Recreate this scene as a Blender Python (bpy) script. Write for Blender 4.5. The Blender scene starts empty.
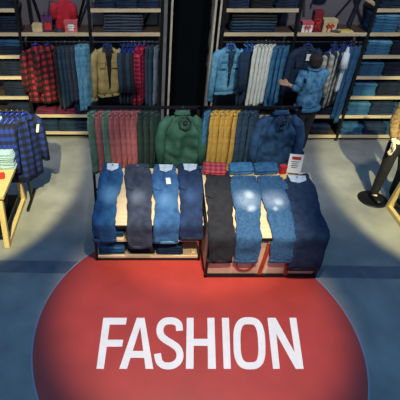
import bpy, bmesh, math, random
from mathutils import Vector, Matrix, Euler
random.seed(7)
PI = math.pi
SC = bpy.context.scene
COL = SC.collection

# ------------------------------------------------------------------ camera, world, lights, exposure
cam_d = bpy.data.cameras.new('camera')
cam = bpy.data.objects.new('camera', cam_d); COL.objects.link(cam)
cam.location = (0, 0, 3.8)
cam.rotation_euler = (math.radians(90 - 37), 0, 0)
cam_d.sensor_width = 36.0; cam_d.sensor_fit = 'HORIZONTAL'
cam_d.lens = 440 / 400 * 36.0
cam_d.shift_x = 0.15            # the photograph is an off-centre crop
cam_d.clip_end = 100
SC.camera = cam
vs = SC.view_settings
vs.view_transform = 'Standard'; vs.look = 'None'; vs.gamma = 1; vs.use_curve_mapping = False
vs.exposure = 0.0

world = bpy.data.worlds.new('shop_ambient'); SC.world = world
world.use_nodes = True
wn = world.node_tree; bg = wn.nodes['Background']
w_tc = wn.nodes.new('ShaderNodeTexCoord'); w_sp = wn.nodes.new('ShaderNodeSeparateXYZ')
w_mr = wn.nodes.new('ShaderNodeMapRange'); w_mr.inputs['From Min'].default_value = .15; w_mr.inputs['From Max'].default_value = .95
w_mr.inputs['To Min'].default_value = .22; w_mr.inputs['To Max'].default_value = 1.30   # brighter overhead than along the horizon
wn.links.new(w_tc.outputs['Generated'], w_sp.inputs[0]); wn.links.new(w_sp.outputs['Z'], w_mr.inputs['Value'])
wn.links.new(w_mr.outputs['Result'], bg.inputs['Strength'])
bg.inputs['Color'].default_value = (0.125, 0.285, 0.56, 1)

def spot(name, loc, target, power, color, angle, blend, size=.05):
    d = bpy.data.lights.new(name, 'SPOT'); d.energy = power; d.color = color
    d.spot_size = math.radians(angle); d.spot_blend = blend; d.shadow_soft_size = size
    o = bpy.data.objects.new(name, d); COL.objects.link(o); o.location = loc
    v = Vector(target) - Vector(loc); o.rotation_euler = v.to_track_quat('-Z', 'Y').to_euler()
    return o
WARM = (1.0, .92, .48)
spot('ceiling_spotlight_left', (-1.0, 1.0, 4.8), (-2.9, 5.8, 0), 2400, WARM, 35, .25)
spot('ceiling_spotlight_right', (2.6, 1.0, 4.8), (4.72, 5.35, 0), 2300, WARM, 34.5, .25)
spot('ceiling_spotlight_middle', (.72, 2.3, 5.6), (.62, 3.05, .1), 1100, (1, .86, .70), 34.5, .5)
spot('ceiling_spotlight_tables', (.72, .9, 4.9), (.75, 4.2, .7), 900, (1, .90, .74), 29, .5)
for x_ in (-.9, 2.6):
    spot('ceiling_spotlight_shelves', (x_, 2.7, 5.6), (x_, 6.7, 1.4), 720, (1, .95, .84), 60, .9, .2)

# ------------------------------------------------------------------ materials
def lin(c):
    return tuple((x / 12.92 if x <= .04045 else ((x + .055) / 1.055) ** 2.4) for x in (v / 255 for v in c)) + (1,)
def base_mat(name, rough=.8):
    m = bpy.data.materials.new(name); m.use_nodes = True
    nt = m.node_tree; b = nt.nodes['Principled BSDF']
    b.inputs['Roughness'].default_value = rough
    return m, nt, b
def cloth(name, c1, c2=None, scale=14, rough=.85, bump=.25, detail=5, sheen=.0):
    """woven fabric: two tones mixed by noise"""
    if c2 is None: c2 = tuple(min(255, v * 1.28 + 4) for v in c1); c1 = tuple(v * .78 for v in c1)
    m, nt, b = base_mat(name, rough)
    tc = nt.nodes.new('ShaderNodeTexCoord')
    n = nt.nodes.new('ShaderNodeTexNoise'); n.inputs['Scale'].default_value = scale; n.inputs['Detail'].default_value = detail
    nt.links.new(tc.outputs['Object'], n.inputs['Vector'])
    r = nt.nodes.new('ShaderNodeValToRGB')
    r.color_ramp.elements[0].position = .34; r.color_ramp.elements[0].color = lin(c1)
    r.color_ramp.elements[1].position = .68; r.color_ramp.elements[1].color = lin(c2)
    nt.links.new(n.outputs['Fac'], r.inputs['Fac']); nt.links.new(r.outputs['Color'], b.inputs['Base Color'])
    if bump:
        n2 = nt.nodes.new('ShaderNodeTexNoise'); n2.inputs['Scale'].default_value = 26; n2.inputs['Detail'].default_value = 6
        nt.links.new(tc.outputs['Object'], n2.inputs['Vector'])
        bp = nt.nodes.new('ShaderNodeBump'); bp.inputs['Strength'].default_value = bump; bp.inputs['Distance'].default_value = .02
        nt.links.new(n2.outputs['Fac'], bp.inputs['Height']); nt.links.new(bp.outputs['Normal'], b.inputs['Normal'])
    return m
def worn_denim(name, c1, c2, fade, spots, scale=12):
    """denim with washed-out patches; spots = (x, y, z, radius, amount) in the garment's own space"""
    m = cloth(name, c1, c2, scale)
    nt = m.node_tree; b = nt.nodes['Principled BSDF']
    src = b.inputs['Base Color'].links[0].from_socket
    tc = nt.nodes.new('ShaderNodeTexCoord')
    n = nt.nodes.new('ShaderNodeTexNoise'); n.inputs['Scale'].default_value = 9
    nt.links.new(tc.outputs['Object'], n.inputs['Vector'])
    for (x, y, z, rad, amt) in spots:
        d = nt.nodes.new('ShaderNodeVectorMath'); d.operation = 'DISTANCE'
        nt.links.new(tc.outputs['Object'], d.inputs[0]); d.inputs[1].default_value = (x, y, z)
        mr = nt.nodes.new('ShaderNodeMapRange'); mr.interpolation_type = 'SMOOTHSTEP'
        mr.inputs['From Min'].default_value = rad; mr.inputs['From Max'].default_value = rad * .1
        mr.inputs['To Max'].default_value = amt
        nt.links.new(d.outputs['Value'], mr.inputs['Value'])
        mu = nt.nodes.new('ShaderNodeMath'); mu.operation = 'MULTIPLY'
        ad = nt.nodes.new('ShaderNodeMath'); ad.operation = 'ADD'; ad.inputs[1].default_value = .45
        nt.links.new(n.outputs['Fac'], ad.inputs[0])
        nt.links.new(mr.outputs['Result'], mu.inputs[0]); nt.links.new(ad.outputs[0], mu.inputs[1])
        mx = nt.nodes.new('ShaderNodeMixRGB'); nt.links.new(mu.outputs[0], mx.inputs['Fac'])
        nt.links.new(src, mx.inputs['Color1']); mx.inputs['Color2'].default_value = lin(fade)
        src = mx.outputs['Color']
    nt.links.new(src, b.inputs['Base Color'])
    return m
def plaid(name, dark, mid, bright, freq=11, axes=(0, 2), rough=.85, lo=.5, mid2=None):
    """two crossing sets of bands: dark on dark, mid on one, bright where both cross"""
    m, nt, b = base_mat(name, rough)
    tc = nt.nodes.new('ShaderNodeTexCoord'); sp = nt.nodes.new('ShaderNodeSeparateXYZ')
    nt.links.new(tc.outputs['Object'], sp.inputs[0])
    f = []
    for k in axes:
        mu = nt.nodes.new('ShaderNodeMath'); mu.operation = 'MULTIPLY'; mu.inputs[1].default_value = freq
        nt.links.new(sp.outputs[k], mu.inputs[0])
        fr = nt.nodes.new('ShaderNodeMath'); fr.operation = 'FRACT'; nt.links.new(mu.outputs[0], fr.inputs[0])
        gt = nt.nodes.new('ShaderNodeMath'); gt.operation = 'GREATER_THAN'; gt.inputs[1].default_value = lo
        nt.links.new(fr.outputs[0], gt.inputs[0]); f.append(gt.outputs[0])
    m1 = nt.nodes.new('ShaderNodeMixRGB'); m1.inputs['Color1'].default_value = lin(dark); m1.inputs['Color2'].default_value = lin(mid)
    nt.links.new(f[0], m1.inputs['Fac'])
    m2 = nt.nodes.new('ShaderNodeMixRGB'); m2.inputs['Color1'].default_value = lin(mid2 or mid); m2.inputs['Color2'].default_value = lin(bright)
    nt.links.new(f[0], m2.inputs['Fac'])
    m3 = nt.nodes.new('ShaderNodeMixRGB'); nt.links.new(f[1], m3.inputs['Fac'])
    nt.links.new(m1.outputs[0], m3.inputs['Color1']); nt.links.new(m2.outputs[0], m3.inputs['Color2'])
    nt.links.new(m3.outputs[0], b.inputs['Base Color'])
    return m
def wood(name, c1, c2, axis=0, rough=.55):
    m, nt, b = base_mat(name, rough)
    tc = nt.nodes.new('ShaderNodeTexCoord'); mp = nt.nodes.new('ShaderNodeMapping')
    s = [18, 18, 18]; s[axis] = 1.6; mp.inputs['Scale'].default_value = s
    nt.links.new(tc.outputs['Object'], mp.inputs['Vector'])
    n = nt.nodes.new('ShaderNodeTexNoise'); n.inputs['Scale'].default_value = 2.2; n.inputs['Detail'].default_value = 6
    nt.links.new(mp.outputs[0], n.inputs['Vector'])
    r = nt.nodes.new('ShaderNodeValToRGB'); r.color_ramp.elements[0].position = .3; r.color_ramp.elements[1].position = .7
    r.color_ramp.elements[0].color = lin(c1); r.color_ramp.elements[1].color = lin(c2)
    nt.links.new(n.outputs['Fac'], r.inputs['Fac']); nt.links.new(r.outputs[0], b.inputs['Base Color'])
    return m
def plain(name, c, rough=.5, metal=0, var=.12, scale=6):
    m, nt, b = base_mat(name, rough); b.inputs['Metallic'].default_value = metal
    tc = nt.nodes.new('ShaderNodeTexCoord')
    n = nt.nodes.new('ShaderNodeTexNoise'); n.inputs['Scale'].default_value = scale
    nt.links.new(tc.outputs['Object'], n.inputs['Vector'])
    r = nt.nodes.new('ShaderNodeValToRGB'); r.color_ramp.elements[0].position = .3; r.color_ramp.elements[1].position = .7
    r.color_ramp.elements[0].color = lin(tuple(v * (1 - var) for v in c)); r.color_ramp.elements[1].color = lin(tuple(min(255, v * (1 + var)) for v in c))
    nt.links.new(n.outputs['Fac'], r.inputs['Fac']); nt.links.new(r.outputs[0], b.inputs['Base Color'])
    return m

M = dict(
    concrete=cloth('concrete', (128, 128, 124), (158, 157, 150), 2.2, .55, .04, 9),
    band=cloth('dark_concrete_band', (88, 96, 104), (108, 115, 122), 5, .6, .05),
    red_vinyl=plain('red_vinyl', (178, 60, 50), .42, 0, .04, 3),
    white_vinyl=plain('white_vinyl', (240, 236, 232), .45, 0, .02),
    rim=plain('pale_rim', (150, 156, 170), .5, 0, .03),
    wall=plain('grey_wall', (92, 88, 98), .8, 0, .06, 2),
    door=plain('dark_panel', (4, 9, 12), 1, 0, .2, 1.5),
    beige_trim=plain('beige_trim', (176, 164, 146), .5),
    grey_trim=plain('grey_trim', (104, 104, 104), .5),
    pale_wood=wood('pale_wood', (206, 178, 130), (226, 202, 158)),
    shelf_shaded=wood('shaded_shelf_board', (58, 46, 40), (84, 68, 56)),  # wood darkened to carry the shadow lying on the shelf tops
    shelf_wood=wood('shelf_wood', (186, 166, 130), (212, 192, 156)),
    pine=wood('pine', (200, 172, 112), (216, 190, 132), 2),
    black=plain('black_steel', (22, 23, 26), .42, .3, .15),
    chrome=plain('grey_metal', (150, 152, 156), .35, .8, .05),
    blue_plastic=plain('blue_plastic', (18, 48, 160), .4),
    card=plain('white_card', (236, 234, 226), .7, 0, .02),
    red_print=plain('red_print', (196, 44, 40), .6),
    beige_board=plain('beige_board', (230, 192, 158), .6, 0, .06),
    brown_leather=plain('red_brown_leather', (170, 62, 38), .5),
    tan_card=plain('tan_card', (196, 176, 130), .7),
    pink_box=plain('pink_box', (196, 92, 96), .6),
    white_paper=plain('white_paper', (226, 218, 214), .6),
    dkred_box=plain('dark_red_box', (120, 22, 34), .6),
    red_cloth=cloth('red_cloth', (150, 16, 34), (186, 26, 46)),
    yellow_card=plain('yellow_card', (224, 190, 96), .6),
    skin=plain('skin', (196, 150, 122), .55),
    pale_skin=plain('pale_plastic_skin', (226, 206, 176), .45),
    hair=cloth('dark_hair', (30, 22, 20), (52, 38, 34), 40),
    lining=cloth('pale_lining', (168, 184, 196), (206, 216, 222), 20),
    # cloths
    rose=cloth('rose_cotton', (158, 84, 84), (186, 108, 104)),
    sage=cloth('sage_cotton', (82, 118, 98), (110, 146, 124)),
    forest=cloth('forest_cotton', (28, 48, 42), (42, 66, 56)),
    bottle=cloth('green_jersey', (34, 78, 62), (58, 104, 84), 8),
    mustard=cloth('mustard_cotton', (182, 142, 58), (208, 170, 84)),
    teal_navy=cloth('dark_teal_denim', (28, 52, 70), (46, 74, 94)),
    denim_dark=cloth('dark_denim', (16, 34, 58), (30, 54, 84)),
    denim_black=cloth('black_denim', (20, 22, 26), (34, 36, 40)),
    denim_navy=cloth('navy_denim', (14, 36, 58), (26, 56, 82)),
    denim_mid=cloth('mid_denim', (38, 92, 132), (68, 128, 166)),
    denim_blue=cloth('blue_denim', (26, 70, 108), (50, 104, 144)),
    denim_deep=cloth('deep_denim', (18, 50, 82), (40, 82, 120)),
    denim_ink=cloth('ink_denim', (8, 20, 38), (18, 38, 62)),
    denim_wash=cloth('washed_denim', (34, 84, 118), (92, 148, 182), 13),
    denim_light=cloth('light_denim', (66, 130, 162), (118, 174, 200)),
    denim_pale=cloth('pale_denim', (132, 164, 178), (168, 194, 204)),
    denim_grey=cloth('grey_denim', (44, 52, 66), (66, 76, 92)),
    charcoal=cloth('charcoal_denim', (52, 58, 70), (76, 82, 92)),
    offwhite=cloth('off_white_denim', (214, 217, 206), (238, 240, 230)),
    khaki=cloth('khaki_twill', (150, 128, 76), (188, 166, 108), 9),
    dark_teal=cloth('dark_teal_cotton', (20, 44, 62), (34, 66, 86)),
    black_cloth=cloth('black_cotton', (14, 16, 20), (26, 28, 34)),
    white_cloth=cloth('white_cotton', (206, 214, 220), (232, 236, 238)),
    mint=cloth('pale_mint_cotton', (150, 186, 184), (180, 208, 204)),
    maroon=cloth('maroon_knit', (84, 18, 48), (116, 30, 66)),
    slate=cloth('slate_cotton', (84, 96, 112), (120, 132, 146)),
    red_plaid=plaid('red_black_plaid', (12, 8, 14), (72, 14, 22), (164, 30, 40), 10),
    pink_plaid=plaid('crimson_plaid', (70, 8, 34), (150, 16, 50), (206, 34, 74), 15),
    blue_plaid=plaid('blue_black_plaid', (6, 12, 24), (14, 30, 70), (24, 50, 136), 10),
    cream_plaid=plaid('cream_navy_plaid', (18, 32, 54), (186, 178, 156), (140, 144, 140), 9, (0, 2), .85, .5, (32, 50, 80)),
    table_plaid=plaid('red_grey_plaid', (60, 64, 74), (176, 50, 60), (206, 70, 76), 16, (0, 1)),
    camo=cloth('brown_floral', (96, 84, 50), (176, 140, 96), 22, .8, .25, 2),
)

M['door'].node_tree.nodes['Principled BSDF'].inputs['Specular IOR Level'].default_value = .08
WRINKLE = {}
def wrinkle(o, scale=.10, strength=.02):
    """real creases: push the surface along its normals by a cloud pattern"""
    if scale not in WRINKLE:
        t = bpy.data.textures.new('creases', 'CLOUDS'); t.noise_scale = scale; t.noise_depth = 3; WRINKLE[scale] = t
    m = o.modifiers.new('creases', 'DISPLACE'); m.texture = WRINKLE[scale]; m.strength = strength; m.mid_level = .5
    return o
# ------------------------------------------------------------------ mesh building
class MB:
    def __init__(s): s.v = []; s.f = []
    def add(s, vs, fs):
        n = len(s.v); s.v += [tuple(v) for v in vs]; s.f += [tuple(i + n for i in f) for f in fs]; return s
    def box(s, c, size, rot=None):
        vs = []
        for x in (-.5, .5):
            for y in (-.5, .5):
                for z in (-.5, .5):
                    p = Vector((x * size[0], y * size[1], z * size[2]))
                    if rot: p = Euler(rot).to_matrix() @ p
                    vs.append(p + Vector(c))
        return s.add(vs, [(0, 1, 3, 2), (4, 6, 7, 5), (0, 4, 5, 1), (2, 3, 7, 6), (0, 2, 6, 4), (1, 5, 7, 3)])
    def bar(s, a, b, w, d=None, up=(0, 0, 1)):
        d = d or w; a = Vector(a); b = Vector(b); t = (b - a).normalized()
        u = Vector(up)
        if abs(t.dot(u)) > .95: u = Vector((0, 1, 0))
        x = t.cross(u).normalized(); y = x.cross(t).normalized()
        vs = [p + x * sx * w / 2 + y * sy * d / 2 for p in (a, b) for sx, sy in ((-1, -1), (1, -1), (1, 1), (-1, 1))]
        return s.add(vs, [(3, 2, 1, 0), (4, 5, 6, 7), (0, 1, 5, 4), (1, 2, 6, 5), (2, 3, 7, 6), (3, 0, 4, 7)])
    def loft(s, rings, caps=True):
        n = len(rings[0]); vs = [p for r in rings for p in r]; fs = []
        for i in range(len(rings) - 1):
            for j in range(n):
                k = (j + 1) % n
                fs.append((i * n + j, i * n + k, (i + 1) * n + k, (i + 1) * n + j))
        if caps:
            fs.append(tuple(range(n - 1, -1, -1))); fs.append(tuple((len(rings) - 1) * n + j for j in range(n)))
        return s.add(vs, fs)
    def tube(s, pts, r, n=8, caps=True):
        pts = [Vector(p) for p in pts]; R = r if isinstance(r, (list, tuple)) else [r] * len(pts)
        rings = []; u = None
        for i, p in enumerate(pts):
            t = (pts[min(i + 1, len(pts) - 1)] - pts[max(i - 1, 0)]).normalized()
            if u is None: u = t.orthogonal().normalized()
            u = (u - t * u.dot(t)).normalized(); w = t.cross(u)
            rings.append([p + (u * math.cos(2 * PI * k / n) + w * math.sin(2 * PI * k / n)) * R[i] for k in range(n)])
        return s.loft(rings, caps)
    def disc(s, c, r, h, n=48):
        rings = [[(c[0] + r * math.cos(2 * PI * k / n), c[1] + r * math.sin(2 * PI * k / n), c[2] + z) for k in range(n)] for z in (0, h)]
        return s.loft(rings)
    def build(s, name, m, parent=None, smooth=False, bevel=0):
        me = bpy.data.meshes.new(name); me.from_pydata(s.v, [], s.f)
        bm = bmesh.new(); bm.from_mesh(me); bmesh.ops.recalc_face_normals(bm, faces=bm.faces[:]); bm.to_mesh(me); bm.free()
        if smooth:
            for p in me.polygons: p.use_smooth = True
        me.materials.append(M[m] if isinstance(m, str) else m)
        o = bpy.data.objects.new(name, me); COL.objects.link(o)
        if parent: o.parent = parent
        if bevel:
            b = o.modifiers.new('bevel', 'BEVEL'); b.width = bevel; b.segments = 2; b.limit_method = 'ANGLE'
        return o
def thing(name, label, cat, loc=(0, 0, 0), rz=0, group=None):
    o = bpy.data.objects.new(name, None); COL.objects.link(o); o.empty_display_size = .1
    o.location = loc; o.rotation_euler = (0, 0, rz); o['label'] = label; o['category'] = cat
    if group: o['group'] = group
    return o
def tag(o, label, cat, group=None):
    o['label'] = label; o['category'] = cat
    if group: o['group'] = group
    return o
def structure(o): o['kind'] = 'structure'; return o
KIDS = {}
def dup(root, loc, rz, label, group=None):
    r = root.copy(); COL.objects.link(r); r.location = loc; r.rotation_euler = (0, 0, rz); r['label'] = label
    if group: r['group'] = group
    for ch in [o for o in COL.objects if o.parent == root]:
        c = ch.copy(); COL.objects.link(c); c.parent = r
        for g in [o for o in COL.objects if o.parent == ch]:
            d = g.copy(); COL.objects.link(d); d.parent = c
    return r
def sup(n, a, b, e=2.6):
    """superellipse ring in the plane: n (u, v) pairs"""
    out = []
    for k in range(n):
        t = 2 * PI * k / n; c, s_ = math.cos(t), math.sin(t)
        out.append((a * abs(c) ** (2 / e) * (1 if c >= 0 else -1), b * abs(s_) ** (2 / e) * (1 if s_ >= 0 else -1)))
    return out
def lerp_tab(tab, t):
    for (t0, v0), (t1, v1) in zip(tab, tab[1:]):
        if t <= t1: return v0 + (v1 - v0) * (t - t0) / (t1 - t0)
    return tab[-1][1]
ORD = ['lowest', 'second', 'third', 'fourth', 'fifth', 'sixth', 'seventh', 'eighth']

# ------------------------------------------------------------------ the setting
structure(MB().box((1, 3.4, -.05), (12, 10, .1)).build('floor', 'concrete'))
b = MB(); b.v = [(-5, 3.83, .001), (7, 3.57, .001), (7, 3.77, .001), (-5, 4.03, .001)]; b.f = [(0, 1, 2, 3)]
b = MB().bar((-5, 3.80, -.004), (7, 3.535, -.004), .20, .01)
structure(b.build('trim_1', 'band'))
structure(MB().box((1, 7.30, 1.9), (12, .1, 3.8)).build('wall_back', 'wall'))
structure(MB().box((.78, 7.10, 1.4), (.60, .06, 2.8)).build('door_1', 'door'))
for i, (x, w, m_) in enumerate([(.375, .05, 'grey_trim'), (.425, .035, 'door'), (.465, .03, 'beige_trim'), (1.095, .03, 'beige_trim'), (1.135, .04, 'door'), (1.172, .026, 'beige_trim')]):
    structure(MB().box((x, 6.82, 1.4), (w, .16, 2.8)).build('trim_%d' % (i + 2), m_))

# ------------------------------------------------------------------ floor graphic
CX, CY, R0 = .567, 2.793, 1.64
fg = thing('floor_sticker', 'large round red floor sticker with white capital letters', 'floor sign', (0, 0, 0))
MB().disc((CX, CY, 0), R0, .002, 128).build('red_disc', 'red_vinyl', fg)
b = MB(); n = 128
ring = lambda r, z: [(CX + r * math.cos(2 * PI * k / n), CY + r * math.sin(2 * PI * k / n), z) for k in range(n)]
b.loft([ring(R0, 0), ring(R0 + .016, 0), ring(R0 + .016, .0024), ring(R0, .0024)], caps=False).build('border', 'rim', fg)

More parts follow.
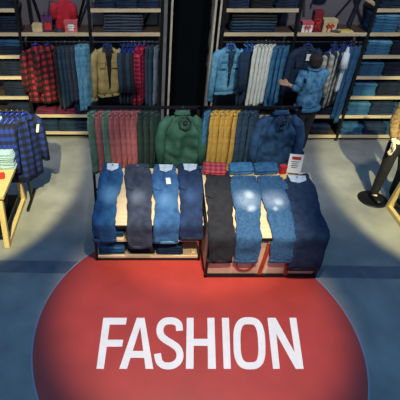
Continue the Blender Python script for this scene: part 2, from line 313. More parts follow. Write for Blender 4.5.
LETTERS = {
    'F': [[(-0.414, 2.373), (-0.344, 2.373), (-0.311, 2.968), (-0.388, 2.968)], [(-0.388, 2.968), (-0.138, 2.968), (-0.148, 2.881), (-0.392, 2.881)], [(-0.353, 2.696), (-0.169, 2.696), (-0.177, 2.616), (-0.358, 2.616)]],
    'A': [[(-0.198, 2.373), (-0.124, 2.373), (0.013, 2.891), (0.048, 2.968), (-0.034, 2.968)], [(-0.034, 2.968), (0.048, 2.968), (0.126, 2.373), (0.053, 2.373), (-0.002, 2.891)], [(-0.110, 2.567), (0.069, 2.567), (0.078, 2.491), (-0.126, 2.491)]],
    'S': [[(0.443, 2.808), (0.443, 2.816), (0.371, 2.809), (0.371, 2.800)], [(0.443, 2.816), (0.444, 2.829), (0.371, 2.823), (0.371, 2.809)], [(0.444, 2.829), (0.444, 2.846), (0.371, 2.837), (0.371, 2.823)], [(0.444, 2.846), (0.443, 2.865), (0.371, 2.851), (0.371, 2.837)], [(0.443, 2.865), (0.442, 2.884), (0.370, 2.861), (0.371, 2.851)], [(0.442, 2.884), (0.437, 2.905), (0.369, 2.864), (0.370, 2.861)], [(0.437, 2.905), (0.428, 2.922), (0.368, 2.865), (0.369, 2.864)], [(0.428, 2.922), (0.418, 2.935), (0.367, 2.867), (0.368, 2.865)], [(0.418, 2.935), (0.408, 2.945), (0.363, 2.870), (0.367, 2.867)], [(0.408, 2.945), (0.397, 2.953), (0.359, 2.873), (0.363, 2.870)], [(0.397, 2.953), (0.387, 2.959), (0.353, 2.877), (0.359, 2.873)], [(0.387, 2.959), (0.377, 2.964), (0.347, 2.880), (0.353, 2.877)], [(0.377, 2.964), (0.367, 2.968), (0.342, 2.882), (0.347, 2.880)], [(0.367, 2.968), (0.355, 2.971), (0.337, 2.883), (0.342, 2.882)], [(0.355, 2.971), (0.343, 2.973), (0.331, 2.884), (0.337, 2.883)], [(0.343, 2.973), (0.332, 2.974), (0.324, 2.885), (0.331, 2.884)], [(0.332, 2.974), (0.321, 2.974), (0.317, 2.885), (0.324, 2.885)], [(0.321, 2.974), (0.311, 2.974), (0.309, 2.884), (0.317, 2.885)], [(0.311, 2.974), (0.301, 2.973), (0.301, 2.884), (0.309, 2.884)], [(0.301, 2.973), (0.290, 2.972), (0.294, 2.883), (0.301, 2.884)], [(0.290, 2.972), (0.279, 2.970), (0.287, 2.882), (0.294, 2.883)], [(0.279, 2.970), (0.267, 2.967), (0.281, 2.881), (0.287, 2.882)], [(0.267, 2.967), (0.254, 2.963), (0.276, 2.879), (0.281, 2.881)], [(0.254, 2.963), (0.242, 2.956), (0.272, 2.877), (0.276, 2.879)], [(0.242, 2.956), (0.231, 2.948), (0.268, 2.874), (0.272, 2.877)], [(0.231, 2.948), (0.220, 2.939), (0.264, 2.870), (0.268, 2.874)], [(0.220, 2.939), (0.211, 2.929), (0.260, 2.866), (0.264, 2.870)], [(0.211, 2.929), (0.202, 2.918), (0.256, 2.862), (0.260, 2.866)], [(0.202, 2.918), (0.194, 2.905), (0.253, 2.857), (0.256, 2.862)], [(0.194, 2.905), (0.187, 2.892), (0.250, 2.852), (0.253, 2.857)], [(0.187, 2.892), (0.181, 2.877), (0.248, 2.846), (0.250, 2.852)], [(0.181, 2.877), (0.177, 2.863), (0.246, 2.839), (0.248, 2.846)], [(0.177, 2.863), (0.173, 2.847), (0.244, 2.831), (0.246, 2.839)], [(0.173, 2.847), (0.171, 2.832), (0.242, 2.822), (0.244, 2.831)], [(0.171, 2.832), (0.169, 2.817), (0.241, 2.813), (0.242, 2.822)], [(0.169, 2.817), (0.169, 2.802), (0.241, 2.805), (0.241, 2.813)], [(0.169, 2.802), (0.169, 2.787), (0.241, 2.798), (0.241, 2.805)], [(0.169, 2.787), (0.171, 2.773), (0.242, 2.790), (0.241, 2.798)], [(0.171, 2.773), (0.173, 2.758), (0.243, 2.782), (0.242, 2.790)], [(0.173, 2.758), (0.177, 2.744), (0.245, 2.775), (0.243, 2.782)], [(0.177, 2.744), (0.182, 2.730), (0.247, 2.768), (0.245, 2.775)], [(0.182, 2.730), (0.188, 2.716), (0.249, 2.763), (0.247, 2.768)], [(0.188, 2.716), (0.196, 2.704), (0.252, 2.758), (0.249, 2.763)], [(0.196, 2.704), (0.205, 2.692), (0.256, 2.752), (0.252, 2.758)], [(0.205, 2.692), (0.214, 2.683), (0.262, 2.747), (0.256, 2.752)], [(0.214, 2.683), (0.223, 2.674), (0.269, 2.740), (0.262, 2.747)], [(0.223, 2.674), (0.231, 2.666), (0.276, 2.733), (0.269, 2.740)], [(0.231, 2.666), (0.240, 2.659), (0.284, 2.726), (0.276, 2.733)], [(0.240, 2.659), (0.250, 2.650), (0.292, 2.719), (0.284, 2.726)], [(0.250, 2.650), (0.261, 2.642), (0.301, 2.713), (0.292, 2.719)], [(0.261, 2.642), (0.272, 2.635), (0.311, 2.706), (0.301, 2.713)], [(0.272, 2.635), (0.282, 2.628), (0.321, 2.698), (0.311, 2.706)], [(0.282, 2.628), (0.291, 2.622), (0.332, 2.691), (0.321, 2.698)], [(0.291, 2.622), (0.299, 2.615), (0.341, 2.683), (0.332, 2.691)], [(0.299, 2.615), (0.308, 2.608), (0.350, 2.676), (0.341, 2.683)], [(0.308, 2.608), (0.316, 2.601), (0.359, 2.669), (0.350, 2.676)], [(0.316, 2.601), (0.324, 2.595), (0.368, 2.661), (0.359, 2.669)], [(0.324, 2.595), (0.330, 2.590), (0.378, 2.652), (0.368, 2.661)], [(0.330, 2.590), (0.335, 2.584), (0.387, 2.643), (0.378, 2.652)], [(0.335, 2.584), (0.339, 2.579), (0.395, 2.631), (0.387, 2.643)], [(0.339, 2.579), (0.343, 2.573), (0.403, 2.620), (0.395, 2.631)], [(0.343, 2.573), (0.347, 2.566), (0.409, 2.608), (0.403, 2.620)], [(0.347, 2.566), (0.350, 2.559), (0.414, 2.595), (0.409, 2.608)], [(0.350, 2.559), (0.353, 2.551), (0.418, 2.582), (0.414, 2.595)], [(0.353, 2.551), (0.355, 2.544), (0.422, 2.569), (0.418, 2.582)], [(0.355, 2.544), (0.356, 2.537), (0.424, 2.556), (0.422, 2.569)], [(0.356, 2.537), (0.356, 2.531), (0.425, 2.542), (0.424, 2.556)], [(0.356, 2.531), (0.357, 2.524), (0.425, 2.528), (0.425, 2.542)], [(0.357, 2.524), (0.356, 2.516), (0.424, 2.514), (0.425, 2.528)], [(0.356, 2.516), (0.355, 2.509), (0.423, 2.501), (0.424, 2.514)], [(0.355, 2.509), (0.354, 2.502), (0.420, 2.488), (0.423, 2.501)], [(0.354, 2.502), (0.352, 2.496), (0.416, 2.476), (0.420, 2.488)], [(0.352, 2.496), (0.350, 2.490), (0.412, 2.463), (0.416, 2.476)], [(0.350, 2.490), (0.348, 2.484), (0.407, 2.452), (0.412, 2.463)], [(0.348, 2.484), (0.345, 2.478), (0.400, 2.440), (0.407, 2.452)], [(0.345, 2.478), (0.341, 2.473), (0.394, 2.430), (0.400, 2.440)], [(0.341, 2.473), (0.337, 2.468), (0.386, 2.420), (0.394, 2.430)], [(0.337, 2.468), (0.334, 2.464), (0.378, 2.411), (0.386, 2.420)], [(0.334, 2.464), (0.330, 2.460), (0.369, 2.402), (0.378, 2.411)], [(0.330, 2.460), (0.325, 2.456), (0.359, 2.395), (0.369, 2.402)], [(0.325, 2.456), (0.320, 2.452), (0.350, 2.388), (0.359, 2.395)], [(0.320, 2.452), (0.314, 2.449), (0.340, 2.382), (0.350, 2.388)], [(0.314, 2.449), (0.308, 2.446), (0.330, 2.377), (0.340, 2.382)], [(0.308, 2.446), (0.302, 2.444), (0.320, 2.373), (0.330, 2.377)], [(0.302, 2.444), (0.297, 2.442), (0.309, 2.370), (0.320, 2.373)], [(0.297, 2.442), (0.291, 2.441), (0.299, 2.368), (0.309, 2.370)], [(0.291, 2.441), (0.285, 2.440), (0.289, 2.366), (0.299, 2.368)], [(0.285, 2.440), (0.279, 2.439), (0.279, 2.365), (0.289, 2.366)], [(0.279, 2.439), (0.273, 2.439), (0.269, 2.365), (0.279, 2.365)], [(0.273, 2.439), (0.266, 2.439), (0.259, 2.365), (0.269, 2.365)], [(0.266, 2.439), (0.259, 2.440), (0.250, 2.366), (0.259, 2.365)], [(0.259, 2.440), (0.253, 2.440), (0.240, 2.367), (0.250, 2.366)], [(0.253, 2.440), (0.246, 2.441), (0.230, 2.369), (0.240, 2.367)], [(0.246, 2.441), (0.241, 2.443), (0.220, 2.371), (0.230, 2.369)], [(0.241, 2.443), (0.236, 2.444), (0.209, 2.376), (0.220, 2.371)], [(0.236, 2.444), (0.233, 2.446), (0.198, 2.381), (0.209, 2.376)], [(0.233, 2.446), (0.229, 2.449), (0.189, 2.387), (0.198, 2.381)], [(0.229, 2.449), (0.225, 2.452), (0.181, 2.394), (0.189, 2.387)], [(0.225, 2.452), (0.222, 2.455), (0.173, 2.403), (0.181, 2.394)], [(0.222, 2.455), (0.220, 2.459), (0.165, 2.413), (0.173, 2.403)], [(0.220, 2.459), (0.217, 2.463), (0.158, 2.424), (0.165, 2.413)], [(0.217, 2.463), (0.215, 2.468), (0.152, 2.438), (0.158, 2.424)], [(0.215, 2.468), (0.213, 2.476), (0.147, 2.455), (0.152, 2.438)], [(0.213, 2.476), (0.211, 2.488), (0.144, 2.472), (0.147, 2.455)], [(0.211, 2.488), (0.209, 2.503), (0.141, 2.490), (0.144, 2.472)], [(0.209, 2.503), (0.207, 2.518), (0.139, 2.506), (0.141, 2.490)], [(0.207, 2.518), (0.206, 2.532), (0.138, 2.519), (0.139, 2.506)], [(0.206, 2.532), (0.205, 2.542), (0.137, 2.528), (0.138, 2.519)]],
    'H': [[(0.436, 2.373), (0.509, 2.373), (0.567, 2.968), (0.495, 2.968)], [(0.646, 2.373), (0.721, 2.373), (0.787, 2.968), (0.713, 2.968)], [(0.526, 2.707), (0.708, 2.707), (0.697, 2.626), (0.518, 2.626)]],
    'I': [[(0.795, 2.373), (0.863, 2.373), (0.941, 2.968), (0.866, 2.968)]],
    'O': [[(1.183, 2.653), (1.169, 2.579), (1.239, 2.580), (1.255, 2.656)], [(1.169, 2.579), (1.159, 2.540), (1.228, 2.534), (1.239, 2.580)], [(1.159, 2.540), (1.150, 2.511), (1.215, 2.497), (1.228, 2.534)], [(1.150, 2.511), (1.140, 2.488), (1.201, 2.465), (1.215, 2.497)], [(1.140, 2.488), (1.131, 2.471), (1.184, 2.436), (1.201, 2.465)], [(1.131, 2.471), (1.122, 2.460), (1.164, 2.412), (1.184, 2.436)], [(1.122, 2.460), (1.113, 2.452), (1.141, 2.392), (1.164, 2.412)], [(1.113, 2.452), (1.104, 2.447), (1.114, 2.377), (1.141, 2.392)], [(1.104, 2.447), (1.091, 2.444), (1.085, 2.369), (1.114, 2.377)], [(1.091, 2.444), (1.060, 2.442), (1.045, 2.367), (1.085, 2.369)], [(1.060, 2.442), (1.029, 2.444), (1.006, 2.369), (1.045, 2.367)], [(1.029, 2.444), (1.018, 2.447), (0.980, 2.377), (1.006, 2.369)], [(1.018, 2.447), (1.010, 2.453), (0.959, 2.391), (0.980, 2.377)], [(1.010, 2.453), (1.003, 2.461), (0.943, 2.411), (0.959, 2.391)], [(1.003, 2.461), (0.998, 2.473), (0.932, 2.435), (0.943, 2.411)], [(0.998, 2.473), (0.994, 2.490), (0.925, 2.462), (0.932, 2.435)], [(0.994, 2.490), (0.992, 2.513), (0.921, 2.494), (0.925, 2.462)], [(0.992, 2.513), (0.992, 2.543), (0.921, 2.531), (0.921, 2.494)], [(0.992, 2.543), (0.995, 2.582), (0.924, 2.577), (0.921, 2.531)], [(0.995, 2.582), (1.006, 2.656), (0.935, 2.654), (0.924, 2.577)], [(1.006, 2.656), (1.019, 2.731), (0.948, 2.732), (0.935, 2.654)], [(1.019, 2.731), (1.029, 2.773), (0.958, 2.781), (0.948, 2.732)], [(1.029, 2.773), (1.039, 2.806), (0.970, 2.822), (0.958, 2.781)], [(1.039, 2.806), (1.049, 2.831), (0.984, 2.859), (0.970, 2.822)], [(1.049, 2.831), (1.059, 2.851), (1.001, 2.892), (0.984, 2.859)], [(1.059, 2.851), (1.069, 2.864), (1.021, 2.920), (1.001, 2.892)], [(1.069, 2.864), (1.078, 2.873), (1.046, 2.945), (1.021, 2.920)], [(1.078, 2.873), (1.087, 2.879), (1.075, 2.963), (1.046, 2.945)], [(1.087, 2.879), (1.100, 2.883), (1.107, 2.973), (1.075, 2.963)], [(1.100, 2.883), (1.132, 2.885), (1.150, 2.976), (1.107, 2.973)], [(1.132, 2.885), (1.164, 2.883), (1.192, 2.973), (1.150, 2.976)], [(1.164, 2.883), (1.176, 2.879), (1.221, 2.963), (1.192, 2.973)], [(1.176, 2.879), (1.184, 2.873), (1.243, 2.946), (1.221, 2.963)], [(1.184, 2.873), (1.190, 2.863), (1.259, 2.922), (1.243, 2.946)], [(1.190, 2.863), (1.196, 2.849), (1.269, 2.894), (1.259, 2.922)], [(1.196, 2.849), (1.199, 2.829), (1.275, 2.861), (1.269, 2.894)], [(1.199, 2.829), (1.201, 2.803), (1.276, 2.825), (1.275, 2.861)], [(1.201, 2.803), (1.200, 2.770), (1.275, 2.784), (1.276, 2.825)], [(1.200, 2.770), (1.195, 2.728), (1.269, 2.735), (1.275, 2.784)], [(1.195, 2.728), (1.183, 2.653), (1.255, 2.656), (1.269, 2.735)]],
    'N': [[(1.264, 2.373), (1.328, 2.373), (1.425, 2.968), (1.348, 2.968)], [(1.492, 2.373), (1.555, 2.373), (1.653, 2.968), (1.581, 2.968)], [(1.348, 2.968), (1.434, 2.968), (1.555, 2.373), (1.479, 2.373)]],
}
for ch in 'FASHION':
    b = MB()
    for pi_, poly in enumerate(LETTERS[ch]):
        k = len(poly); vs_ = [(x, y, z) for z in (.0015 - .00001 * pi_, .0035 + .00004 * pi_) for x, y in poly]
        b.add(vs_, [tuple(range(k - 1, -1, -1)), tuple(range(k, 2 * k))] + [(i, (i + 1) % k, k + (i + 1) % k, k + i) for i in range(k)])
    b.build('letter', 'white_vinyl', fg)

# ------------------------------------------------------------------ wall fixtures
YF, YB = 6.76, 7.22          # front of the shelving, the wall
SH = [.10, .475, .815, 1.155, 1.49, 1.83, 2.17]
def board(root, x0, x1, z, name='shelf', t=.042, yf=YF, yb=YB):
    o = MB().box(((x0 + x1) / 2, (yf + .03 + yb) / 2, z - t / 2), (x1 - x0, yb - yf - .03, t)).build(name, 'shelf_shaded', root)  # shade on the board is put into its colour
    e = MB().box(((x0 + x1) / 2, yf + .014, z - t / 2 + .002), (x1 - x0, .028, t + .006)).build('front_edge', 'shelf_wood', o)  # added strip keeps the unshaded wood tone along the front
    e['label'] = 'pale wood front edge, left out of the painted shade'
    return o
def upright(root, x):
    MB().bar((x, YF + .02, 0), (x, YF + .02, 2.9), .045).build('upright', 'black', root)
def rail(root, x0, x1, z=1.69, y=6.80):
    MB().tube([(x0, y, z), (x1, y, z)], .012).build('hanging_rail', 'black', root)
def brace(root, a, b_):
    MB().bar(a, b_, .03).build('brace', 'black', root)

s = thing('shelving_unit', 'black steel shelving of folded jeans at the left edge, behind the blue plaid shirts', 'shelving')
upright(s, -1.80); upright(s, -2.75)
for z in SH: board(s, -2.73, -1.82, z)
sl = s
s = thing('clothes_rail_unit', 'black wall fixture with red plaid shirts and khaki jacket hanging under its wood shelf', 'clothes rack')
for x in (-.745, .325): upright(s, x)
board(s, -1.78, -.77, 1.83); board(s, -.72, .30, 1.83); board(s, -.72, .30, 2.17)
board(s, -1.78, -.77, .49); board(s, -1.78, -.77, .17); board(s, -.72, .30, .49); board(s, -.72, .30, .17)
rail(s, -1.79, -.76); rail(s, -.73, .31)
brace(s, (-1.70, 7.16, 2.6), (-1.49, 7.0, 1.84)); brace(s, (-.74, 7.0, 2.5), (-.98, 7.16, 1.84)); brace(s, (.16, 6.86, 2.14), (.06, 7.16, 1.84))
MB().bar((-1.70, 7.19, 1.83), (-1.70, 7.19, 2.8), .05).build('wall_post', 'black', s)
MB().box((-.24, 7.18, 2.03), (1.02, .01, .38)).build('back_panel', 'beige_trim', s)
s = thing('clothes_rail_unit', 'black wall fixture with white trousers and dark denim jacket under its wood shelf', 'clothes rack')
for x in (1.235, 2.33): upright(s, x)
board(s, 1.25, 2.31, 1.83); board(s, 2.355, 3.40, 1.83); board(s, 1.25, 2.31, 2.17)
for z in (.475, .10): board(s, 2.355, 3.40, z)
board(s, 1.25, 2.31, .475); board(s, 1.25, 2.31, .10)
rail(s, 1.25, 2.32); rail(s, 2.34, 3.41)
brace(s, (2.40, 7.16, 2.7), (2.48, 7.0, 2.0)); brace(s, (3.25, 7.0, 2.45), (2.96, 7.16, 1.84)); brace(s, (3.36, 7.16, 2.4), (3.22, 7.0, 1.84)); brace(s, (2.20, 7.19, 2.14), (2.17, 7.19, 1.84))
MB().box((1.33, 7.18, 2.03), (.14, .01, .38)).build('back_panel', 'beige_trim', s)
s = thing('shelving_unit', 'black steel shelving packed with stacks of folded blue jeans at the right', 'shelving')
upright(s, 3.42); upright(s, 4.75)
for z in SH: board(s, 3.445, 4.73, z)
MB().bar((3.42, 6.78, 2.22), (3.22, 7.19, 2.33), .035).build('brace', 'shelf_wood', s)

# ------------------------------------------------------------------ folded garments
def folded_mesh(w, d, h, seed):
    """a folded pair of jeans: two plies meeting in a rounded fold at the front"""
    rnd = random.Random(seed); b = MB()
    for ply in (0, 1):
        rings = []
        dx = rnd.uniform(-.006, .006); dd = rnd.uniform(-.012, .004)
        for i in range(9):
            u = -1 + 2 * i / 8
            edge = 1 - .12 * abs(u) ** 6
            x = u * w / 2 + dx
            rings.append([(x, yy + (0 if ply else dd), h * (.26 + .48 * ply) + zz * edge + .0035 * math.sin(3 * u + seed + ply))
                          for yy, zz in sup(14, d / 2 - .008 * abs(u) ** 4, h * .255, 3)])
        b.loft(rings)
    me = b.build('folded_jeans', 'denim_mid', None, True); return me
PROTO = {}
def folded(key, mat_, loc, rz, label, cat, group, wdh=(.31, .36, .042), name='folded_jeans'):
    k = (mat_, wdh, key)
    if k not in PROTO:
        o = folded_mesh(*wdh, key); o.name = name; o.data.materials[0] = M[mat_]; PROTO[k] = o
    else:
        o = PROTO[k].copy(); o.name = name; COL.objects.link(o)
    o.location = loc; o.rotation_euler = (0, 0, rz)
    return tag(o, label, cat, group)
SHADE = dict(denim_mid='mid blue', denim_blue='blue', denim_light='light blue', denim_dark='dark blue', denim_navy='navy', denim_black='black',
             denim_grey='grey blue', maroon='maroon', charcoal='charcoal', denim_ink='dark navy', denim_pale='pale blue', teal_navy='dark teal', slate='slate grey')
def stack(x, y, z, mats, where, group, wdh=(.31, .36, .042), what='jeans', name='folded_jeans'):
    n_ = len(mats)
    for i, m_ in enumerate(mats):
        pos = 'at the top' if i == n_ - 1 and n_ > 1 else ('at the bottom' if i == 0 else ORD[i] + ' from bottom')
        folded(random.randint(0, 2), m_, (x + random.uniform(-.008, .008), y + random.uniform(-.01, .008), z + .0005 + i * (wdh[2] * 1.0)), random.uniform(-.03, .03),
               'folded %s %s %s, %s' % (SHADE[m_], what, pos, where), 'folded ' + what if what != 'jeans' else 'jeans', group, wdh, name)
YS = YF + .20
# right shelving, from the lowest shelf
LN = ['lowest', 'second', 'third', 'fourth', 'fifth', 'sixth', 'seventh']
RB = {0: [('denim_blue', 4), ('denim_dark', 4), ('denim_blue', 4)], 1: [('denim_blue', 5), ('denim_dark', 5), ('denim_blue', 4)], 2: [('denim_mid', 5), ('denim_ink', 5)],
      3: [('denim_blue', 5), ('denim_ink', 5)], 4: [('denim_mid', 5), ('denim_ink', 5)], 5: [('denim_mid', 6), ('slate', 3)], 6: [('denim_dark', 5), ('denim_dark', 5)]}
TOPS = {1: 'denim_mid', 4: 'denim_light', 5: 'denim_light', 2: 'denim_mid'}
for k, cols in RB.items():
    for j, (m_, c) in enumerate(cols):
        ms = [m_] * c
        if j == 0 and k in TOPS: ms[-1] = TOPS[k]
        xs = (3.66, 4.05, 4.44)[j]
        stack(xs, YS, SH[k], ms, '%s pile on the %s shelf, right shelving' % (('left', 'middle', 'right')[j] if len(cols) == 3 else ('left', 'right')[j], LN[k]), 'folded jeans on the right shelving',
              (.36, .36, .042))
for k, (m_, c) in {1: ('denim_ink', 4), 2: ('denim_ink', 5), 3: ('denim_ink', 5), 4: ('denim_ink', 5), 5: ('denim_ink', 5), 6: ('denim_ink', 5)}.items():
    ms = [m_] * c
    if k == 4: ms[-1] = 'denim_blue'; ms[-2] = 'denim_blue'
    stack(-2.03, YS, SH[k], ms, 'pile on the %s shelf, left shelving' % LN[k], 'folded jeans on the left shelving', (.37, .36, .044))
# piles over and under the rails
for j, x in enumerate((-.52, -.19, .13)):
    stack(x, YS, 2.17, [('denim_dark', 'denim_navy', 'denim_dark')[j]] * 3, '%s pile high above khaki jacket' % ('left', 'middle', 'right')[j], 'folded jeans on the upper shelf, left')
for j, x in enumerate((1.43, 1.78, 2.12)):
    stack(x, YS, 2.17, [('denim_dark', 'denim_black', 'denim_dark')[j]] * 3, '%s pile high above white trousers' % ('left', 'middle', 'right')[j], 'folded jeans on the upper shelf, right')
stack(-.25, YS, 1.83, ['denim_grey'] * 3, 'wide pile above khaki jacket', 'wide folded pile above the khaki jacket', (.58, .34, .085), 'jeans')
stack(1.70, YS, 1.83, ['denim_navy', 'teal_navy', 'denim_black'], 'wide pile above denim jacket', 'wide folded pile above the denim jacket', (.66, .34, .085), 'jeans')
stack(-1.58, YS, .49, ['maroon'] * 2, 'left pile on the shelf under the red plaid shirts', 'maroon folds on the low shelf', (.30, .36, .042), 'sweaters', 'folded_sweater')
stack(-1.24, YS, .49, ['maroon'] * 2, 'right pile on the shelf under the red plaid shirts', 'maroon folds on the low shelf', (.30, .36, .042), 'sweaters', 'folded_sweater')
for j, x in enumerate((-1.57, -1.24, -.93)):
    stack(x, YS, .17, ['denim_navy'] * 4, '%s pile, lowest shelf below maroon sweaters' % ('left', 'middle', 'right')[j], 'dark folds on the lowest shelf, left')
stack(-.93, YS, .49, ['denim_navy'] * 5, 'pile behind the hems of the light blue jeans', 'dark folds on the low shelf, left')
for j, x in enumerate((2.75, 3.12)):
    stack(x, YS, .10, ['denim_black', 'denim_dark', 'denim_black', 'denim_dark'], '%s pile, lowest shelf under checked shirts' % ('left', 'right')[j], 'dark folds on the lowest shelf, right')
    stack(x, YS, .475, ['denim_black', 'denim_dark', 'denim_black'], '%s pile, second shelf under checked shirts' % ('left', 'right')[j], 'dark folds on the second shelf, right')

# ------------------------------------------------------------------ things on the long shelf
def gift_box(loc, size, m1, m2, label, rz=0, bow=False):
    t = thing('gift_box', label, 'box', loc, rz)
    w, d, h = size
    MB().box((0, 0, h * .36), (w, d, h * .72)).build('box_body', m1, t, bevel=.004)
    MB().box((0, 0, h * .86), (w * 1.05, d * 1.05, h * .28)).build('lid', m2, t, bevel=.004)
    if bow:
        b = MB()
        for sgn in (-1, 1):
            b.tube([(0, -d * .54, h * .5), (sgn * w * .16, -d * .58, h * .66), (sgn * w * .28, -d * .56, h * .52), (sgn * w * .14, -d * .57, h * .38), (0, -d * .54, h * .5)], .012)
            b.bar((sgn * w * .06, -d * .54, h * .46), (sgn * w * .2, -d * .54, h * .08), .02, .008)
        b.build('bow', bow, t, True)
    return t
gift_box((-1.54, 6.87, 1.831), (.15, .12, .11), 'tan_card', 'tan_card', 'small tan cardboard box on the wood shelf above the red plaid shirts')
t = gift_box((-1.03, 6.86, 1.831), (.19, .14, .17), 'pink_box', 'pink_box', 'pink and white gift box beside the red top on the shelf', 0, 'white_paper')
MB().box((0, -.072, .075), (.08, .006, .09)).build('white_patch', 'white_paper', t)
t = gift_box((2.50, 6.86, 1.831), (.16, .13, .15), 'white_paper', 'pink_box', 'white gift box with pink lid, leftmost on the right part of shelf', 0, 'pink_box')
t = gift_box((2.655, 6.90, 1.831), (.13, .12, .29), 'dkred_box', 'dkred_box', 'tall dark red gift box between two smaller boxes', 0, 'red_print')
t = gift_box((2.835, 6.87, 1.831), (.20, .14, .18), 'tan_card', 'tan_card', 'cream gift box with large red bow, right of the tall red box', 0, 'red_print')
t = thing('paper_bag', 'small red and purple paper bag beside the tan box on shelf', 'bag', (-1.40, 6.90, 1.831), .1)
b = MB(); b.loft([[(-.07, -.04, 0), (.07, -.04, 0), (.07, .04, 0), (-.07, .04, 0)], [(-.085, -.04, .22), (.085, -.04, .22), (.085, .04, .22), (-.085, .04, .22)]]).build('bag_body', plain('purple_paper', (86, 40, 84), .6), t)
MB().box((.01, -.043, .07), (.10, .006, .10)).build('print', 'red_print', t)
MB().tube([(-.04, -.041, .21), (-.03, -.045, .27), (.03, -.045, .27), (.04, -.041, .21)], .005).build('handle', 'black', t, True)
t = thing('eyeglass_case', 'small dark case lying at the shelf edge below the red top', 'case', (-1.21, 6.80, 1.831))
MB().loft([[(x, yy, .022 + zz) for yy, zz in sup(10, .03, .02 if abs(x) < .06 else .008)] for x in (-.075, -.06, 0, .06, .075)]).build('case_body', 'denim_navy', t, True)
MB().box((0, -.031, .024), (.05, .004, .008)).build('clasp', 'chrome', t)
t = thing('paper_sheets', 'loose tan paper sheets lying on the right end of the shelf', 'paper', (3.08, 6.86, 1.831))
MB().box((0, 0, .003), (.26, .17, .005), (0, 0, .15)).build('lower_sheet', 'tan_card', t)
MB().box((.03, -.01, .008), (.2, .14, .004), (0, 0, -.2)).build('upper_sheet', 'yellow_card', t)
t = thing('eyeglass_case', 'small grey blue case on the shelf right of the red bow box', 'case', (2.93, 6.79, 1.831), -.2)
MB().loft([[(x, yy, .022 + zz) for yy, zz in sup(10, .03, .02 if abs(x) < .06 else .008)] for x in (-.075, -.06, 0, .06, .075)]).build('case_body', 'charcoal', t, True)
t = thing('shoulder_bag', 'black bag hanging against the grey wall at the top edge', 'bag', (2.75, 7.19, 2.24))
MB().loft([[(xx, -.06 + yy, z) for xx, yy in sup(16, a, .05, 4)] for z, a in ((0, .09), (.03, .11), (.16, .11), (.2, .10))]).build('bag_body', 'black_cloth', t, True)
MB().tube([(-.09, -.06, .18), (-.04, -.03, .42), (.0, -.01, .5), (.05, -.03, .42), (.09, -.06, .18)], .008).build('strap', 'black', t, True)
MB().tube([(-.08, -.07, .05), (-.11, -.08, -.02), (-.10, -.08, -.07)], .014).build('strap_end', 'black', t, True)

# ------------------------------------------------------------------ hanging garments
def hanger(loc, rz, kind, label, group, drop=.06):
    """loc = the garment's top; the hook reaches up over the rail"""
    key = ('hanger', kind, drop)
    if key not in PROTO:
        r = thing('clothes_hanger', label, 'hanger', loc, rz, group)
        b = MB(); b.tube([(0, 0, -.005), (0, 0, drop - .02), (.0, .012, drop), (.0, .0, drop + .018), (0, -.016, drop + .01), (0, -.018, drop - .008)], .0035, 6)
        b.build('hook', 'chrome', r, True)
        if kind == 'clip':
            MB().bar((-.09, 0, -.004), (.09, 0, -.004), .008).build('hanger_bar', 'black', r)
            for sx in (-1, 1): MB().box((sx * .075, 0, -.012), (.022, .03, .026)).build('clip', 'chrome', r)
        else:
            MB().tube([(-.185, 0, -.085), (-.11, 0, -.045), (-.03, 0, -.008), (0, 0, 0), (.03, 0, -.008), (.11, 0, -.045), (.185, 0, -.085)], [.009, .011, .012, .012, .012, .011, .009], 8).build('hanger_shoulders', 'blue_plastic', r, True)
            MB().tube([(-.045, -.02, .0), (-.025, -.024, .034), (.025, -.024, .034), (.045, -.02, .0)], .012).build('neck_loop', 'blue_plastic', r, True)
        PROTO[key] = r
        return r
    return dup(PROTO[key], loc, rz, label, group)

def trousers_root(mat_, L, w, t, seed, name='hanging_trousers'):
    r = thing(name, '', 'trousers'); rnd = random.Random(seed)
    n = 26; rings = []
    ph = [rnd.uniform(0, 6.28) for _ in range(6)]
    for i in range(19):
        s_ = i / 18; z = -.035 - s_ * (L - .035)
        a = w / 2 * lerp_tab([(0, .92), (.08, 1.0), (.25, 1.06), (.45, .94), (1, .84)], s_)
        bt = t / 2 * lerp_tab([(0, .6), (.15, 1.0), (.5, .95), (1, .85)], s_)
        cx = .012 * math.sin(2.2 * s_ + ph[0]) * s_; cy = .01 * math.sin(3 * s_ + ph[1]) * s_
        ring_ = []
        for u, v in sup(n, a, bt, 2.4):
            fold = 1 + .20 * s_ ** .5 * math.sin(u / a * 5 + ph[2] + 1.2 * s_) + .12 * math.sin(u / a * 9 + ph[3])
            # groove between the two legs folded on each other
            groove = 1 - .35 * max(0, 1 - abs(abs(u / a) - .0) * 7) * (1 if s_ > .22 else 0)
            ring_.append((u + cx, v * fold * groove + cy, z))
        rings.append(ring_)
    wrinkle(MB().loft(rings).build('trouser_legs', mat_, r, True), .11, .03)
    b = MB(); b.loft([[(u, v, z) for u, v in sup(n, w / 2 * k, t / 2 * .72 * k, 2.6)] for z, k in ((0, .9), (-.002, .94), (-.036, .97), (-.04, .92))])
    b.build('waistband', mat_, r, True)
    for sx in (-1, 1):
        MB().bar((sx * w * .3, -t * .36, .002), (sx * w * .3, -t * .40, -.042), .012, .006).build('belt_loop', mat_, r)
    b = MB().box((w * .08, -t * .5, -.13), (w * .5, .006, .12), (.06, 0, 0)); b.build('back_pocket', mat_, r, bevel=.002)
    return r
TR = {}
def trousers(mat_, loc, rz, L, label, group, w=.21, t=.055, drop=.06, hl=None):
    key = (mat_, L, w, t)
    if key not in TR:
        r = TR[key] = trousers_root(mat_, L, w, t, len(TR)); r.location = loc; r.rotation_euler = (0, 0, rz); r['label'] = label
        if group: r['group'] = group
    else: r = dup(TR[key], loc, rz, label, group)
    r.scale.z = random.uniform(.95, 1.05); r.scale.x = random.uniform(.92, 1.06)
    hanger(loc, rz, 'clip', hl[0], hl[1], drop)
    return r

